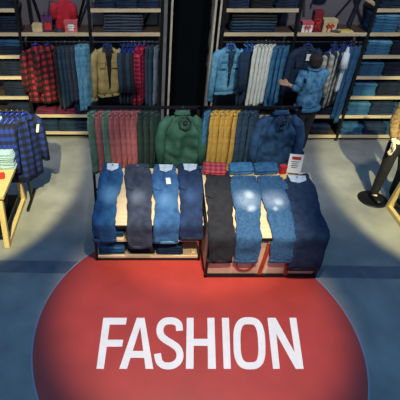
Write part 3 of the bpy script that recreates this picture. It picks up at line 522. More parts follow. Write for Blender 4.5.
def top_root(name, cat, mat_, L, w, t, seed, collar=None, placket=None, pockets=None, sleeve=.60, hem=None, spread=.0, buttons=None, cuffs=None, lining=None, short=False, open_front=None):
    r = thing(name, '', cat); rnd = random.Random(seed); ph = [rnd.uniform(0, 6.28) for _ in range(8)]
    n = 30; k = w / .46
    prof = [(0, .06, .032), (-.015, .085, .042), (-.04, .14, .055), (-.065, .19, .06), (-.10, .212, .062), (-.16, .216, .066), (-.26, .213, .072), (-.38, .21, .074), (-.5, .21, .074), (-.62, .212, .072), (-.8, .214, .07), (-1.0, .216, .07)]
    rings = []
    zs = [p for p in prof if -p[0] < L - .03] + [(-L, .212, .068)]
    for z, a, bt in zs:
        s_ = -z / L; ring_ = []
        for u, v in sup(n, a * k, bt * t / .14, 2.3):
            f = 1 + .22 * min(1, s_ * 2) * math.sin(u / (a * k) * 4.2 + ph[0] + 1.5 * s_) + .10 * math.sin(u / (a * k) * 9 + ph[1] + 3 * s_)
            ring_.append((u + .012 * math.sin(5 * s_ + ph[2]), v * f, z + (.012 * math.sin(u * 14 + ph[3]) if z == -L else 0)))
        rings.append(ring_)
    wrinkle(MB().loft(rings).build('body', mat_, r, True), .12, .035 * min(1, t / .1))
    for sx in (-1, 1):
        p = [(sx * .165 * k, 0, -.07), (sx * (.215 + spread) * k, -.008, -.13), (sx * (.242 + spread) * k, -.018, -.28), (sx * (.252 + spread * 1.3) * k, -.03, -.28 - (sleeve - .2) * .5), (sx * (.258 + spread * 1.5) * k, -.045, -sleeve - .04)]
        rr = [.058, .066, .058, .052, .044]
        if short: p = p[:3]; rr = [.058, .068, .07]
        kk = min(1, t / .12)
        b = MB(); b.tube(p, [q * (.6 + .4 * kk) for q in rr], 12)
        # light sleeve creases
        b.v = [(x + .006 * math.sin(z * 60 + ph[4] + sx), y + .006 * math.sin(z * 75 + ph[5]), z) for x, y, z in b.v]
        so = wrinkle(b.build('sleeve', mat_, r, True), .07, .02)
        if cuffs:
            e = Vector(p[-1]); MB().tube([e + Vector((0, .004, .035)), e + Vector((0, 0, -.012))], .049 * (.6 + .4 * kk), 12).build('cuff', cuffs, so, True)
    if collar:
        b = MB()
        for sx in (-1, 1):
            b.add([(0, .05, .03), (sx * .06, .03, .035), (sx * .075, -.03, .005), (sx * .085, -.075 * t / .14, -.065), (sx * .015, -.08 * t / .14, -.05), (sx * .02, -.03, .0), (sx * .0, .03, .0)],
                  [(0, 1, 2, 5, 6), (2, 3, 4, 5)])
        o = b.build('collar', collar, r); sm_ = o.modifiers.new('solid', 'SOLIDIFY'); sm_.thickness = .012; sm_.offset = 0
    if lining:
        MB().loft([[(u, -.05 * t / .14 + v * .5, z) for u, v in sup(12, a, .03)] for z, a in ((.012, .05), (-.02, .055), (-.07, .03), (-.12, .008))]).build('lining', lining, r, True)
    if open_front:
        MB().loft([[(u + .01, -.078 * t / .14 + v, z) for u, v in sup(12, a, .022)] for z, a in ((-.04, .05), (-.12, .045), (-L * .45, .026), (-L * .8, .012))]).build('open_front', open_front, r, True)
    if placket:
        b = MB(); b.loft([[(u, -.085 * t / .14 * (1 if z < -.1 else .75) + v, z) for u, v in sup(8, .022, .012)] for z in (-.05, -.12, -L * .55, -L + .012)]); b.build('placket', placket, r, True)
    if buttons:
        for i in range(5):
            z = -.13 - i * (L - .2) / 4.6
            MB().tube([(.0, -.098 * t / .14, z), (0, -.106 * t / .14, z)], .009, 10).build('button', buttons, r)
    if pockets:
        for sx in (-1, 1):
            pk = MB().box((sx * .105 * k, -.088 * t / .14, -.25), (.10 * k, .016, .11)).build('chest_pocket', mat_, r, bevel=.004)
            MB().box((sx * .105 * k, -.096 * t / .14, -.205), (.106 * k, .012, .04)).build('pocket_flap', pockets, pk, bevel=.003)
    if hem:
        rr = rings[-1]
        MB().loft([[(x * s2, y * s2 * 1.04, z + dz) for x, y, z in rr] for dz, s2 in ((.035, 1.015), (.03, 1.03), (-.006, 1.03), (-.01, 1.0))]).build('hem_band', hem, r, True)
    return r
TP = {}
def top(key, loc, rz, label, group, hl, kind='shirt', drop=.06, **kw):
    if key not in TP:
        r = TP[key] = top_root(**kw); r.location = loc; r.rotation_euler = (0, 0, rz); r['label'] = label
        if group: r['group'] = group
    else: r = dup(TP[key], loc, rz, label, group)
    hanger(loc, rz, kind, hl[0], hl[1], drop)
    return r

ZT, YR = 1.63, 6.80          # garment tops and rail line on the wall
HB = 'thin blue hanger hooked on the wall rail inside a hanging top'
def rz_(a, j=.10): return a + random.uniform(-j, j)
def hl(text, g): return (text, g)
# left part: red plaid shirts, dark and light trousers
PL = dict(name='plaid_shirt', cat='shirt', mat_='red_plaid', L=.90, w=.46, t=.12, seed=3, collar='red_plaid', placket='red_plaid', sleeve=.62, buttons='black')
top('rp', (-1.60, YR, ZT), .55, 'red and black plaid shirt hanging leftmost on the wall rail', None, hl('blue hanger inside the leftmost red plaid shirt', None), **PL)
top('rp', (-1.42, YR, ZT), .75, 'red and black plaid shirt hanging between another plaid shirt and black trousers', None, hl('blue hanger inside the second red plaid shirt', None), **PL)
for i, x in enumerate((-1.28, -1.215, -1.15)):
    trousers('teal_navy' if i else 'denim_black', (x, YR, ZT), rz_(1.15), 1.0, 'dark trousers hanging right of the plaid shirts, %s of three' % ('first', 'second', 'third')[i], 'dark trousers on the wall rail', hl=hl('clip hanger of dark trousers right of the red plaid shirts', 'hangers of the dark trousers'))
for i, x in enumerate((-1.08, -1.01)):
    trousers('denim_grey', (x, YR, ZT), rz_(1.0), .92, 'grey blue trousers hanging beside light blue jeans, %s of two' % ('left', 'right')[i], 'grey trousers on the wall rail', hl=hl('clip hanger of grey trousers left of the light blue jeans', 'hangers of the grey trousers'))
for i, x in enumerate((-.93, -.85)):
    trousers('denim_light', (x, YR, ZT + .03), rz_(.75), 1.10, 'light blue jeans hanging left of the khaki jacket, %s of two' % ('left', 'right')[i], 'light blue jeans on the wall rail', w=.19, drop=.045, hl=hl('clip hanger of light blue jeans left of khaki jacket', 'hangers of the light blue jeans'))
# khaki jacket bay
top('kj', (-.50, YR - .02, ZT), .12, 'khaki tan jacket hanging open on blue hanger over dark shirt', None, hl('blue hanger inside the khaki tan jacket', None),
    name='hanging_jacket', cat='jacket', mat_='khaki', L=.78, w=.40, t=.15, seed=5, collar='denim_navy', pockets='khaki', sleeve=.80, hem='khaki', buttons='black', cuffs='khaki', lining='black_cloth', spread=.01, open_front='black_cloth')
for i, x in enumerate((-.255, -.195, -.135, -.085)):
    top('ds%d' % (i % 2), (x, YR, ZT), rz_(1.25, .06), 'dark teal shirt hanging right of the khaki jacket, %s of four' % ('first', 'second', 'third', 'fourth')[i], 'dark shirts beside the khaki jacket', hl('blue hanger inside a dark shirt right of khaki jacket', 'hangers of the dark shirts'),
        name='hanging_shirt', cat='shirt', mat_=('dark_teal', 'black_cloth')[i % 2], L=.88, w=.42, t=.05, seed=8 + i, collar=('dark_teal', 'denim_navy')[i % 2], sleeve=.6)
for i, x in enumerate((-.02, .055)):
    top('cp', (x, YR, ZT), rz_(1.0, .05), 'crimson checked shirt hanging among dark shirts, %s of two' % ('left', 'right')[i], 'crimson shirts on the wall rail', hl('blue hanger inside a crimson checked shirt', 'hangers of the crimson shirts'),
        name='hanging_shirt', cat='shirt', mat_='pink_plaid', L=.92, w=.40, t=.06, seed=12, collar='pink_plaid', sleeve=.6)
for i, x in enumerate((.125, .185)):
    trousers('teal_navy', (x, YR, ZT), rz_(1.1), .98, 'dark teal trousers hanging right of the crimson shirts, %s of two' % ('left', 'right')[i], 'dark teal trousers beside the crimson shirts', hl=hl('clip hanger of dark teal trousers beside crimson shirts', 'hangers of the dark teal trousers'))
trousers('slate', (.255, YR, ZT), 1.2, .98, 'slate grey trousers hanging last, against the grey wall post', None, hl=hl('clip hanger of the slate grey trousers', None))
# light denim jacket bay
top('dj', (1.38, YR - .03, ZT), .10, 'light blue denim jacket hanging open on blue hanger', None, hl('blue hanger inside the light blue denim jacket', None),
    name='denim_jacket', cat='jacket', mat_='denim_light', L=.74, w=.42, t=.15, seed=15, collar='denim_mid', pockets='denim_mid', sleeve=.80, hem='denim_light', buttons='chrome', cuffs='denim_mid', lining='denim_navy', spread=.012, open_front='denim_navy')
for i, x in enumerate((1.63, 1.70)):
    top('nd', (x, YR, ZT), rz_(1.1, .05), 'navy shirt hanging between denim jacket and white trousers, %s of two' % ('left', 'right')[i], 'navy shirts beside the white trousers', hl('blue hanger inside a navy shirt beside white trousers', 'hangers of the navy shirts'),
        name='hanging_shirt', cat='shirt', mat_='denim_navy', L=.90, w=.40, t=.06, seed=17, collar='denim_mid', sleeve=.6)
for i, x in enumerate((1.79, 1.85, 1.91, 1.97, 2.03)):
    trousers('offwhite', (x, YR, ZT + .02), rz_(.95), .98, 'off-white jeans hanging on the wall rail, %s of five' % ('first', 'second', 'third', 'fourth', 'fifth')[i], 'off-white jeans on the wall rail', drop=.05, hl=hl('clip hanger of off-white jeans on the wall rail', 'hangers of the off-white jeans'))
for i, x in enumerate((2.11, 2.18, 2.25)):
    trousers('denim_mid', (x, YR, ZT), rz_(.8), .98, 'mid blue jeans hanging right of the off-white jeans, %s of three' % ('first', 'second', 'third')[i], 'mid blue jeans on the wall rail', hl=hl('clip hanger of mid blue jeans beside off-white jeans', 'hangers of the mid blue jeans'))
# dark jacket bay
r = top('dd', (2.56, YR, ZT), .05, 'dark denim jacket with pale swing tag hanging behind the shopper', None, hl('blue hanger inside the dark denim jacket behind the shopper', None),
    name='denim_jacket', cat='jacket', mat_='denim_dark', L=.72, w=.44, t=.12, seed=21, collar='denim_navy', placket='denim_navy', pockets='denim_dark', sleeve=.72, hem='denim_dark', buttons='chrome', lining='black_cloth')
MB().box((.01, -.11, -.14), (.06, .006, .10)).build('swing_tag', 'card', r)
for i, x in enumerate((2.96, 3.10)):
    top('st', (x, YR - .02, ZT), (.75, .6)[i], 'cream and navy checked shirt hanging right of the shopper, %s of two' % ('left', 'right')[i], None, hl('blue hanger inside the %s cream checked shirt' % ('left', 'right')[i], None),
        name='hanging_shirt', cat='shirt', mat_='cream_plaid', L=.95, w=.40, t=.09, seed=24, collar='denim_navy', placket='denim_navy', sleeve=.7)
top('ts', (3.20, YR, ZT), 1.1, 'plain white t-shirt hanging between checked shirt and dark blue jeans', None, hl('blue hanger inside the white t-shirt', None),
    name='t_shirt', cat='t-shirt', mat_='white_cloth', L=.66, w=.42, t=.07, seed=25, short=True)
for i, x in enumerate((3.27, 3.34)):
    trousers('denim_blue', (x, YR - .03, ZT), rz_(.6), 1.25, 'long blue jeans hanging beside the right shelving, %s of two' % ('left', 'right')[i], 'long blue jeans on the wall rail', w=.2, hl=hl('clip hanger of long blue jeans beside right shelving', 'hangers of the long blue jeans'))
# red top on the shelf
r = top_root('t_shirt', 't-shirt', 'red_cloth', .42, .28, .18, 30, sleeve=.3, short=True, hem='red_cloth')
r.location = (-1.14, 6.95, 2.275); r['label'] = 'dark red t-shirt standing on the shelf above the grey trousers'
MB().tube([(0, 0, -.02), (0, 0, .06)], [.045, .04], 12).build('display_neck', 'chrome', r, True)
MB().loft([[(u, v, z) for u, v in sup(16, .10, .07)] for z in (-.442, -.40)]).build('display_foot', 'black', r, True)
t = thing('handbag', 'dark navy bag standing left of the red t-shirt on shelf', 'bag', (-1.33, 7.05, 1.831))
MB().loft([[(u, v, z) for u, v in sup(16, a, .05, 4)] for z, a in ((0, .07), (.05, .08), (.28, .06), (.30, .055))]).build('bag_body', 'denim_navy', t, True)
MB().tube([(-.04, 0, .29), (-.03, 0, .38), (.03, 0, .38), (.04, 0, .29)], .007).build('handle', 'black', t, True)

# ------------------------------------------------------------------ the free-standing racks behind the tables
def floor_rack(label, x0, x1, y, zr):
    t = thing('garment_rack', label, 'clothes rack', ((x0 + x1) / 2, y, 0))
    h = (x1 - x0) / 2
    MB().bar((-h, 0, zr - .006), (h, 0, zr - .006), .035, .03).build('hanging_rail', 'black', t)
    for sx in (-1, 1):
        MB().bar((sx * (h - .02), 0, 0), (sx * (h - .02), 0, zr + .01), .035).build('post', 'black', t)
        MB().bar((sx * (h - .02), -.22, .02), (sx * (h - .02), .22, .02), .04).build('foot', 'black', t)
    MB().bar((-h, 0, .25), (h, 0, .25), .025).build('crossbar', 'black', t)
    return t
YM, ZM = 4.95, 1.455
floor_rack('black garment rack holding rose, sage and dark green trousers', -.64, .735, YM, ZM + .03)
floor_rack('black garment rack holding mustard and dark blue trousers', .775, 1.97, YM, ZM + .03)
DR = .03
seq = [('sage', -.565), ('rose', -.465), ('sage', -.385), ('rose', -.305), ('rose', -.235), ('rose', -.165), ('rose', -.095), ('rose', -.025)]
cnt = {'sage': 0, 'rose': 0}
ON = ['leftmost', 'second', 'third', 'fourth', 'fifth', 'sixth', 'seventh']
for m_, x in seq:
    c = cnt[m_]; cnt[m_] += 1
    lab = ('sage green trousers hanging %s on the rack behind the left table' % ('leftmost', 'between two rose pairs')[c]) if m_ == 'sage' else 'rose pink trousers on the left rack, %s of the six pink pairs' % ON[c]
    trousers(m_, (x, YM, ZM - .015), rz_(.85, .18), .86, lab, '%s trousers on the left rack' % m_, w=.24, t=.06, drop=DR, hl=hl('clip hanger of %s trousers on the left rack' % m_, 'hangers of the %s trousers' % m_))
for i, x in enumerate((.055, .125, .19)):
    trousers('forest', (x, YM, ZM - .015), rz_(.9, .18), .84, 'dark green trousers beside the green hooded jacket, %s of three' % ('first', 'second', 'third')[i], 'dark green trousers on the left rack', w=.24, t=.06, drop=DR, hl=hl('clip hanger of dark green trousers on the left rack', 'hangers of the dark green trousers'))
def wide_jeans(mat_, loc, rz, label, seed, w, L, hm):
    """a pair hung open by the waistband so that its whole seat shows"""
    r = thing('hanging_jeans', label, 'jeans', loc, rz); rnd = random.Random(seed); ph = [rnd.uniform(0, 6) for _ in range(4)]
    n = 48; rings = []
    for i in range(25):
        s_ = i / 24; z = -.05 - s_ * (L - .05)
        a = w / 2 * lerp_tab([(0, .30), (.05, .56), (.13, .80), (.22, .93), (.32, .98), (.5, 1.0), (1, 1.04)], s_); bt = lerp_tab([(0, .05), (.3, .085), (1, .07)], s_)
        rings.append([(u, v * (1 + .5 * min(1, s_ * 2) * math.sin(u / a * 7 + ph[0] + s_) + .18 * math.sin(u / a * 13 + ph[1] + 3 * s_)), z - .10 * s_ * 0 - .02 * abs(u / a)) for u, v in sup(n, a, bt, 2.3)])
    wrinkle(MB().loft(rings).build('body', mat_, r, True), .13, .09)
    MB().loft([[(u, v, z) for u, v in sup(24, a, .045)] for z, a in ((0, w * .06), (-.01, w * .12), (-.045, w * .18), (-.06, w * .18))]).build('waistband', mat_, r, True)
    b = MB()
    for sx in (-1, 1): b.tube([(sx * .02 + .03, -.055, -.06), (sx * .075 + .03, -.085, -.12), (sx * .06 + .03, -.092, -.20), (.03, -.09, -.235)], .013, 8)
    b.build('collar_folds', hm, r, True)
    pk = MB().box((.03, -.088, -.135), (.05, .008, .05)).build('label_patch', 'black_cloth', r)
    MB().tube([(.03, -.094, -.135), (.03, -.10, -.135)], .010, 10).build('button', 'chrome', pk)
    for sx in (-1, 1):
        wrinkle(MB().tube([(sx * w * .26, 0, -.10), (sx * w * .40, -.02, -.20), (sx * w * .47, -.045, -.36), (sx * w * .475, -.06, -.52), (sx * w * .46, -.075, -L + .06)], [.05, .07, .066, .06, .052], 14).build('sleeve', mat_, r, True), .07, .03)
    hanger(loc, rz, 'clip', 'hanger inside the %s' % ('green hooded jacket' if mat_ == 'bottle' else 'blue denim jacket on the right rack'), None, DR)
    return r
r = wide_jeans('bottle', (.52, YM, ZM - .005), .05, 'green hooded jacket hanging at the right end of left rack', 41, .56, .80, 'forest'); r['category'] = 'jacket'; r.name = 'hanging_jacket'
trousers('denim_mid', (.835, YM, ZM - .015), 1.0, .86, 'mid blue jeans hanging leftmost on right rack, before the mustard pairs', None, w=.24, t=.06, drop=DR, hl=hl('clip hanger of mid blue jeans beside mustard trousers', None))
for i, x in enumerate((.92, .99, 1.06, 1.13, 1.20)):
    trousers('mustard', (x, YM, ZM - .015), rz_(.85, .18), .86, 'mustard yellow trousers on the right rack, %s of five' % ('leftmost', 'second', 'third', 'fourth', 'rightmost')[i], 'mustard trousers on the right rack', w=.24, t=.06, drop=DR, hl=hl('clip hanger of mustard trousers on the right rack', 'hangers of the mustard trousers'))
for i, x in enumerate((1.28, 1.345, 1.41)):
    trousers('teal_navy', (x, YM, ZM - .015), rz_(.9, .18), .88, 'dark teal trousers right of the mustard pairs, %s of three' % ('first', 'second', 'third')[i], 'dark teal trousers on the right rack', w=.24, t=.06, drop=DR, hl=hl('clip hanger of dark teal trousers on the right rack', 'hangers of the teal trousers on the right rack'))
r = wide_jeans('denim_deep', (1.73, YM, ZM - .005), .05, 'blue denim jacket hanging at the right end of right rack', 43, .61, .84, 'denim_navy'); r['category'] = 'jacket'; r.name = 'denim_jacket'
# ------------------------------------------------------------------ the two low tables on the sticker
Z0 = .002
class Slope:
    def __init__(s, y0, z0, y1, z1): s.y0, s.z0, s.y1, s.z1 = y0, z0, y1, z1
    def z(s, y): return s.z0 + (s.z1 - s.z0) * (y - s.y0) / (s.y1 - s.y0)
SLT = Slope(3.84, .575, 4.56, .855)
SRT = Slope(3.57, .635, 4.42, .885)
def display_table(label, x0, x1, sl_, yf, yb, shelves, panel=False, inset=0):
    t = thing('display_table', label, 'table', ((x0 + x1) / 2, (yf + yb) / 2, 0)); cx, cy = t.location[0], t.location[1]
    P = lambda x, y, z: (x - cx, y - cy, z)
    for x in (x0 + .015, x1 - .015):
        for y in (yf + .015, yb - .015):
            xx = x + (inset if x < (x0 + x1) / 2 and y > (yf + yb) / 2 else 0)
            MB().bar(P(xx, y, Z0), P(xx, y, sl_.z(y) - .03), .03).build('leg', 'black', t)
    b = MB(); b.bar(P(x0, yf + .015, .02), P(x1, yf + .015, .02), .025, .03); b.bar(P(x0, yb - .015, .02), P(x1, yb - .015, .02), .025, .03)
    for x in (x0 + .015, x1 - .015): b.bar(P(x, yf, .02), P(x, yb, .02), .025, .03)
    b.build('base_frame', 'black', t)
    b = MB(); b.bar(P(x0, yf + .012, sl_.z(yf) - .045), P(x1, yf + .012, sl_.z(yf) - .045), .024, .024); b.build('top_rail', 'black', t)
    a, c = (yf, sl_.z(yf) - .012), (yb, sl_.z(yb) - .012)
    MB().bar(P((x0 + inset + x1) / 2, *a), P((x0 + inset + x1) / 2, *c), x1 - x0 - inset, .024).build('tabletop', 'pale_wood', t, bevel=.003)
    for z in shelves:
        MB().box(P((x0 + x1) / 2, (yf + yb) / 2, z - .014), (x1 - x0 - .03, yb - yf - .02, .028)).build('shelf', 'pale_wood', t)
    if panel:
        MB().box(P((x0 + x1) / 2, yf + .04, .30), (x1 - x0 - .05, .015, .52)).build('front_panel', 'beige_board', t)
        MB().box(P(x0 + .012, (yf + yb) / 2, .33), (.012, yb - yf - .05, .5)).build('side_panel', 'pale_wood', t)
    MB().box(P((x0 + inset + x1) / 2, yb - .03, .40), (x1 - x0 - .04 - inset, .012, .7)).build('back_board', 'pale_wood', t)
    return t
display_table('low black framed table with wood shelves under four pairs of jeans', -.535, .725, SLT, 3.82, 4.56, (.065, .33), inset=.095)
display_table('low black framed table with beige front panel under four pairs of jeans', .745, 2.04, SRT, 3.54, 4.42, (), True)

def laid_jeans(name, label, mat_, sl_, xb, yb, wb, xf, yf, wf, hem_z, seed, group=None, th=.042, lining=True, tag_=False, hem_mat=None, cat='jeans', waist_mat=None, skew=0):
    """a folded pair lying on the slope with its legs hanging over the front edge: xb,yb waist; xf front edge centre"""
    t = thing(name, label, cat, (xb, yb, sl_.z(yb)), 0, group); rnd = random.Random(seed); ph = [rnd.uniform(0, 6) for _ in range(6)]
    O = Vector(t.location); path = []
    cl = th / 2 + .004
    yedge = sl_.y0 - .03
    for i in range(25):
        s_ = i / 24; y = yb + (yedge + .035 - yb) * s_
        path.append((Vector((xb + (xf - xb) * s_, y, sl_.z(y) + cl)), (wb + (wf - wb) * s_) * lerp_tab([(0, .98), (.16, 1.15), (.36, 1.13), (.62, .98), (1, 1)], s_)))
    zt = sl_.z(yedge) + cl; yd = yf - cl
    a = path[-1][0]
    for k in range(1, 5):
        an = k / 4 * PI / 2
        path.append((Vector((xf, a.y + (yd - a.y) * math.sin(an), a.z - (.06) * (1 - math.cos(an)))), wf))
    zs = path[-1][0].z
    for k in range(1, 7):
        path.append((Vector((xf + .004 * math.sin(k + ph[5]), yd + .006 * math.sin(k * 1.1 + ph[4]), zs + (hem_z - zs) * k / 6)), wf * (1 + .03 * math.sin(k + ph[0]))))
    n = 32; rings = []
    for i, (p, w) in enumerate(path):
        tg = (path[min(i + 1, len(path) - 1)][0] - path[max(i - 1, 0)][0]).normalized()
        nm = Vector((1, 0, 0)).cross(tg).normalized()
        if nm.z < 0 and abs(nm.z) > .3: nm = -nm
        if abs(nm.z) <= .3 and nm.y > 0: nm = -nm
        s_ = i / (len(path) - 1); ring_ = []
        wob = .008 * math.sin(7 * s_ + ph[0])
        for u, v in sup(n, w / 2, th / 2, 3.2):
            e = u / (w / 2)
            f = (.006 * math.sin(e * 4 + ph[1] + 5 * s_) + .004 * math.sin(e * 7 + ph[2] - 9 * s_) + .0025 * math.sin(28 * s_ + 3 * e + ph[3])) * (1 if v > 0 else 0) - (.006 * max(0, 1 - abs(e + .1) * 6) if v > 0 else 0)
            ring_.append(p - O + tg * (skew * u * max(0, 1 - s_ / .25)) + Vector((u + wob + .004 * math.sin(13 * s_ + ph[3]) * (1 if u > 0 else -1), 0, 0)) + nm * (v + f))
        rings.append(ring_)
    wrinkle(MB().loft(rings).build('trouser_legs', mat_, t, True), .085, .042)
    # waistband
    p0, w0 = path[0]; d = (path[1][0] - path[0][0]).normalized(); nm = Vector((1, 0, 0)).cross(d).normalized()
    if nm.z < 0: nm = -nm
    b = MB(); b.loft([[p0 - O + d * (q + skew * u) + Vector((u, 0, 0)) + nm * v for u, v in sup(24, w0 / 2 * k, (th / 2 + .006) * k, 3)] for q, k in ((-.03, .93), (-.026, .97), (.014, 1.01), (.018, .98))])
    wbnd = b.build('waistband', waist_mat or mat_, t, True)
    MB().tube([p0 - O + nm * (th / 2 + .004), p0 - O + nm * (th / 2 + .012)], .012, 12).build('button', 'chrome', wbnd)
    for q in (-.34, .34): MB().bar(p0 - O + d * -.03 + Vector((q * w0, 0, 0)) + nm * (th / 2 + .008), p0 - O + d * .02 + Vector((q * w0, 0, 0)) + nm * (th / 2 + .008), .014, .006).build('belt_loop', waist_mat or mat_, wbnd)
    if lining:
        q = p0 - O + nm * (th / 2 + .009)
        b = MB(); b.add([q + Vector((-w0 * .30, 0, 0)) + d * -.028, q + Vector((w0 * .36, 0, 0)) + d * -.022, q + Vector((w0 * .30, 0, 0)) + d * .05, q + Vector((0, 0, 0)) + d * .088, q + Vector((-w0 * .26, 0, 0)) + d * .06], [(0, 1, 2, 3, 4)])
        o = b.build('pale_lining', 'lining', t); so = o.modifiers.new('solid', 'SOLIDIFY'); so.thickness = .006
        o['label'] = 'pale inner lining folded out at the waist'
    # pocket
    i = 7; p1, w1 = path[i]; q = p1 - O + nm * (th / 2 + .003)
    b = MB(); b.add([q + Vector((-w1 * .42, 0, 0)) + d * -.03, q + Vector((-w1 * .08, 0, 0)) + d * -.03, q + Vector((-w1 * .08, 0, 0)) + d * .10, q + Vector((-w1 * .25, 0, 0)) + d * .13, q + Vector((-w1 * .42, 0, 0)) + d * .10], [(0, 1, 2, 3, 4)])
    o = b.build('back_pocket', mat_, t); so = o.modifiers.new('solid', 'SOLIDIFY'); so.thickness = .006
    # hem
    pe, we = path[-1]; b = MB(); b.loft([[pe - O + Vector((u, 0, z)) + Vector((0, -1, 0)) * v for u, v in sup(24, we / 2 * k, th / 2 * 1.25 * k, 3)] for z, k in ((.032, .99), (.028, 1.015), (-.004, 1.015), (-.006, .98))])
    b.build('hem', hem_mat or mat_, t, True)
    if tag_:
        p1 = path[7][0]; q = p1 - O + nm * (th / 2 + .012) + Vector((.03, 0, 0))
        tg = MB().box(q, (.055, .09, .004), (math.atan2(d.z, d.y) * 0 + math.atan((sl_.z1 - sl_.z0) / (sl_.y1 - sl_.y0)), 0, .1)).build('price_tag', 'card', t)
        tg['label'] = 'white price tag lying on the thigh'
    return t
J1 = worn_denim('bright_blue_jeans', (8, 52, 92), (24, 88, 136), (116, 170, 204), [(-.02, -.40, -.11, .19, .6)])
J2 = worn_denim('charcoal_jeans', (32, 40, 56), (56, 66, 84), (124, 136, 150), [(.0, -.42, -.10, .16, .55)])
J3 = worn_denim('medium_blue_jeans', (30, 74, 118), (56, 104, 150), (100, 150, 190), [(.0, -.45, -.12, .18, .5)])
J4 = worn_denim('dark_indigo_jeans', (12, 34, 66), (26, 56, 94), (60, 100, 150), [(.0, -.4, -.10, .15, .4)])
laid_jeans('laid_jeans', 'bright blue washed jeans draped leftmost on the left table', J1, SLT, -.335, 4.56, .24, -.41, 3.82, .265, .34, 51, skew=.28)
laid_jeans('laid_jeans', 'charcoal grey jeans draped over the left table, longest of its row', J2, SLT, -.03, 4.55, .30, .0, 3.82, .28, .245, 52, lining=False, skew=-.08)
laid_jeans('laid_jeans', 'medium blue jeans with white price tag on the left table', J3, SLT, .31, 4.54, .265, .30, 3.82, .295, .33, 53, skew=.15, tag_=True, hem_mat='denim_light')
laid_jeans('laid_jeans', 'dark indigo jeans draped rightmost on the left table', J4, SLT, .605, 4.55, .262, .59, 3.82, .265, .375, 54, skew=.12, hem_mat='denim_black')
RIP1 = worn_denim('ripped_blue_jeans', (34, 72, 106), (56, 100, 136), (196, 214, 226), [(.02, -.24, -.05, .085, 1.0), (.03, -.42, -.11, .075, 1.0), (.0, -.3, -.08, .2, .45)], 46)
RIP2 = worn_denim('torn_blue_jeans', (34, 72, 106), (56, 100, 136), (206, 222, 232), [(.03, -.33, -.09, .085, 1.0), (-.02, -.42, -.11, .05, .9), (.0, -.3, -.08, .2, .4)], 46)
laid_jeans('laid_jeans', 'black jeans draped leftmost on the right table below folded plaid', 'denim_black', SRT, .925, 4.36, .29, .885, 3.535, .285, .30, 55, skew=-.1, lining=False)
laid_jeans('laid_jeans', 'distressed blue jeans with bleached thigh, beside the black jeans', RIP1, SRT, 1.225, 4.30, .31, 1.18, 3.535, .27, .30, 56, lining=False)
laid_jeans('laid_jeans', 'ripped blue jeans with torn white knee, beside the navy jeans', RIP2, SRT, 1.535, 4.30, .31, 1.57, 3.535, .285, .30, 57, lining=False)
laid_jeans('laid_jeans', 'navy jeans with pale pocket lining draped rightmost on the right table', 'denim_dark', SRT, 1.845, 4.30, .33, 1.85, 3.535, .37, .17, 58, skew=-.32, hem_mat='denim_black')
# folded things at the back of the right table
def on_slope(o, sl_, x, y, rz=0):
    o.location = (x, y, sl_.z(y) + .004); o.rotation_euler = (math.atan((sl_.z1 - sl_.z0) / (sl_.y1 - sl_.y0)), 0, rz)
    return o
o = folded_mesh(.27, .17, .06, 61); o.name = 'folded_shirt'; o.data.materials[0] = M['table_plaid']; on_slope(o, SRT, .885, 4.42, -.12)
tag(o, 'folded red and grey plaid shirt at the back of the right table', 'shirt'); o.location.z += .03
for i, (x, m_) in enumerate(((1.20, 'denim_mid'), (1.50, 'denim_blue'))):
    o = folded_mesh(.28, .15, .075, 62 + i); o.name = 'folded_jeans'; o.data.materials[0] = M[m_]; on_slope(o, SRT, x, 4.45, .05)
    tag(o, 'folded %s jeans at the back of the right table, %s' % (SHADE[m_], ('beside the plaid shirt', 'beside the white sign')[i]), 'jeans')
# price sign and small cards
t = thing('price_sign', 'white price card with red header standing on the right table', 'sign', (1.83, 4.40, SRT.z(4.40) - .01), -.18)
MB().box((0, 0, .15), (.16, .008, .24), (-.12, 0, .0)).build('card', 'card', t)
MB().box((0.002, -.008 + .0105, .225), (.10, .006, .035), (-.12, 0, 0)).build('red_header', 'red_print', t)
b = MB()
for k in range(4): b.box((-.005, -.0085 + .0105 - (.225 - (.18 - k * .025)) * .12, .18 - k * .025), (.09 - .02 * (k % 2), .006, .005), (-.12, 0, 0))
b.build('text_lines', 'charcoal', t)
MB().box((0, .01, .025), (.12, .07, .012)).build('sign_foot', 'chrome', t)
t = thing('gift_box', 'small red box beside the white price card on right table', 'box', (1.70, 4.40, SRT.z(4.40) + .0), .3)
MB().box((0, 0, .05), (.07, .06, .10)).build('box_body', 'red_print', t, bevel=.003); MB().box((0, 0, .105), (.075, .065, .02)).build('lid', 'red_print', t, bevel=.003)
t = thing('price_card', 'yellow price card on the right table between ripped and navy jeans', 'card', (1.685, 4.31, SRT.z(4.31)), .2)
MB().box((0, 0, .035), (.06, .006, .07), (-.5, 0, 0)).build('card_face', 'yellow_card', t); MB().box((0, .02, .008), (.05, .04, .012)).build('card_foot', 'yellow_card', t)
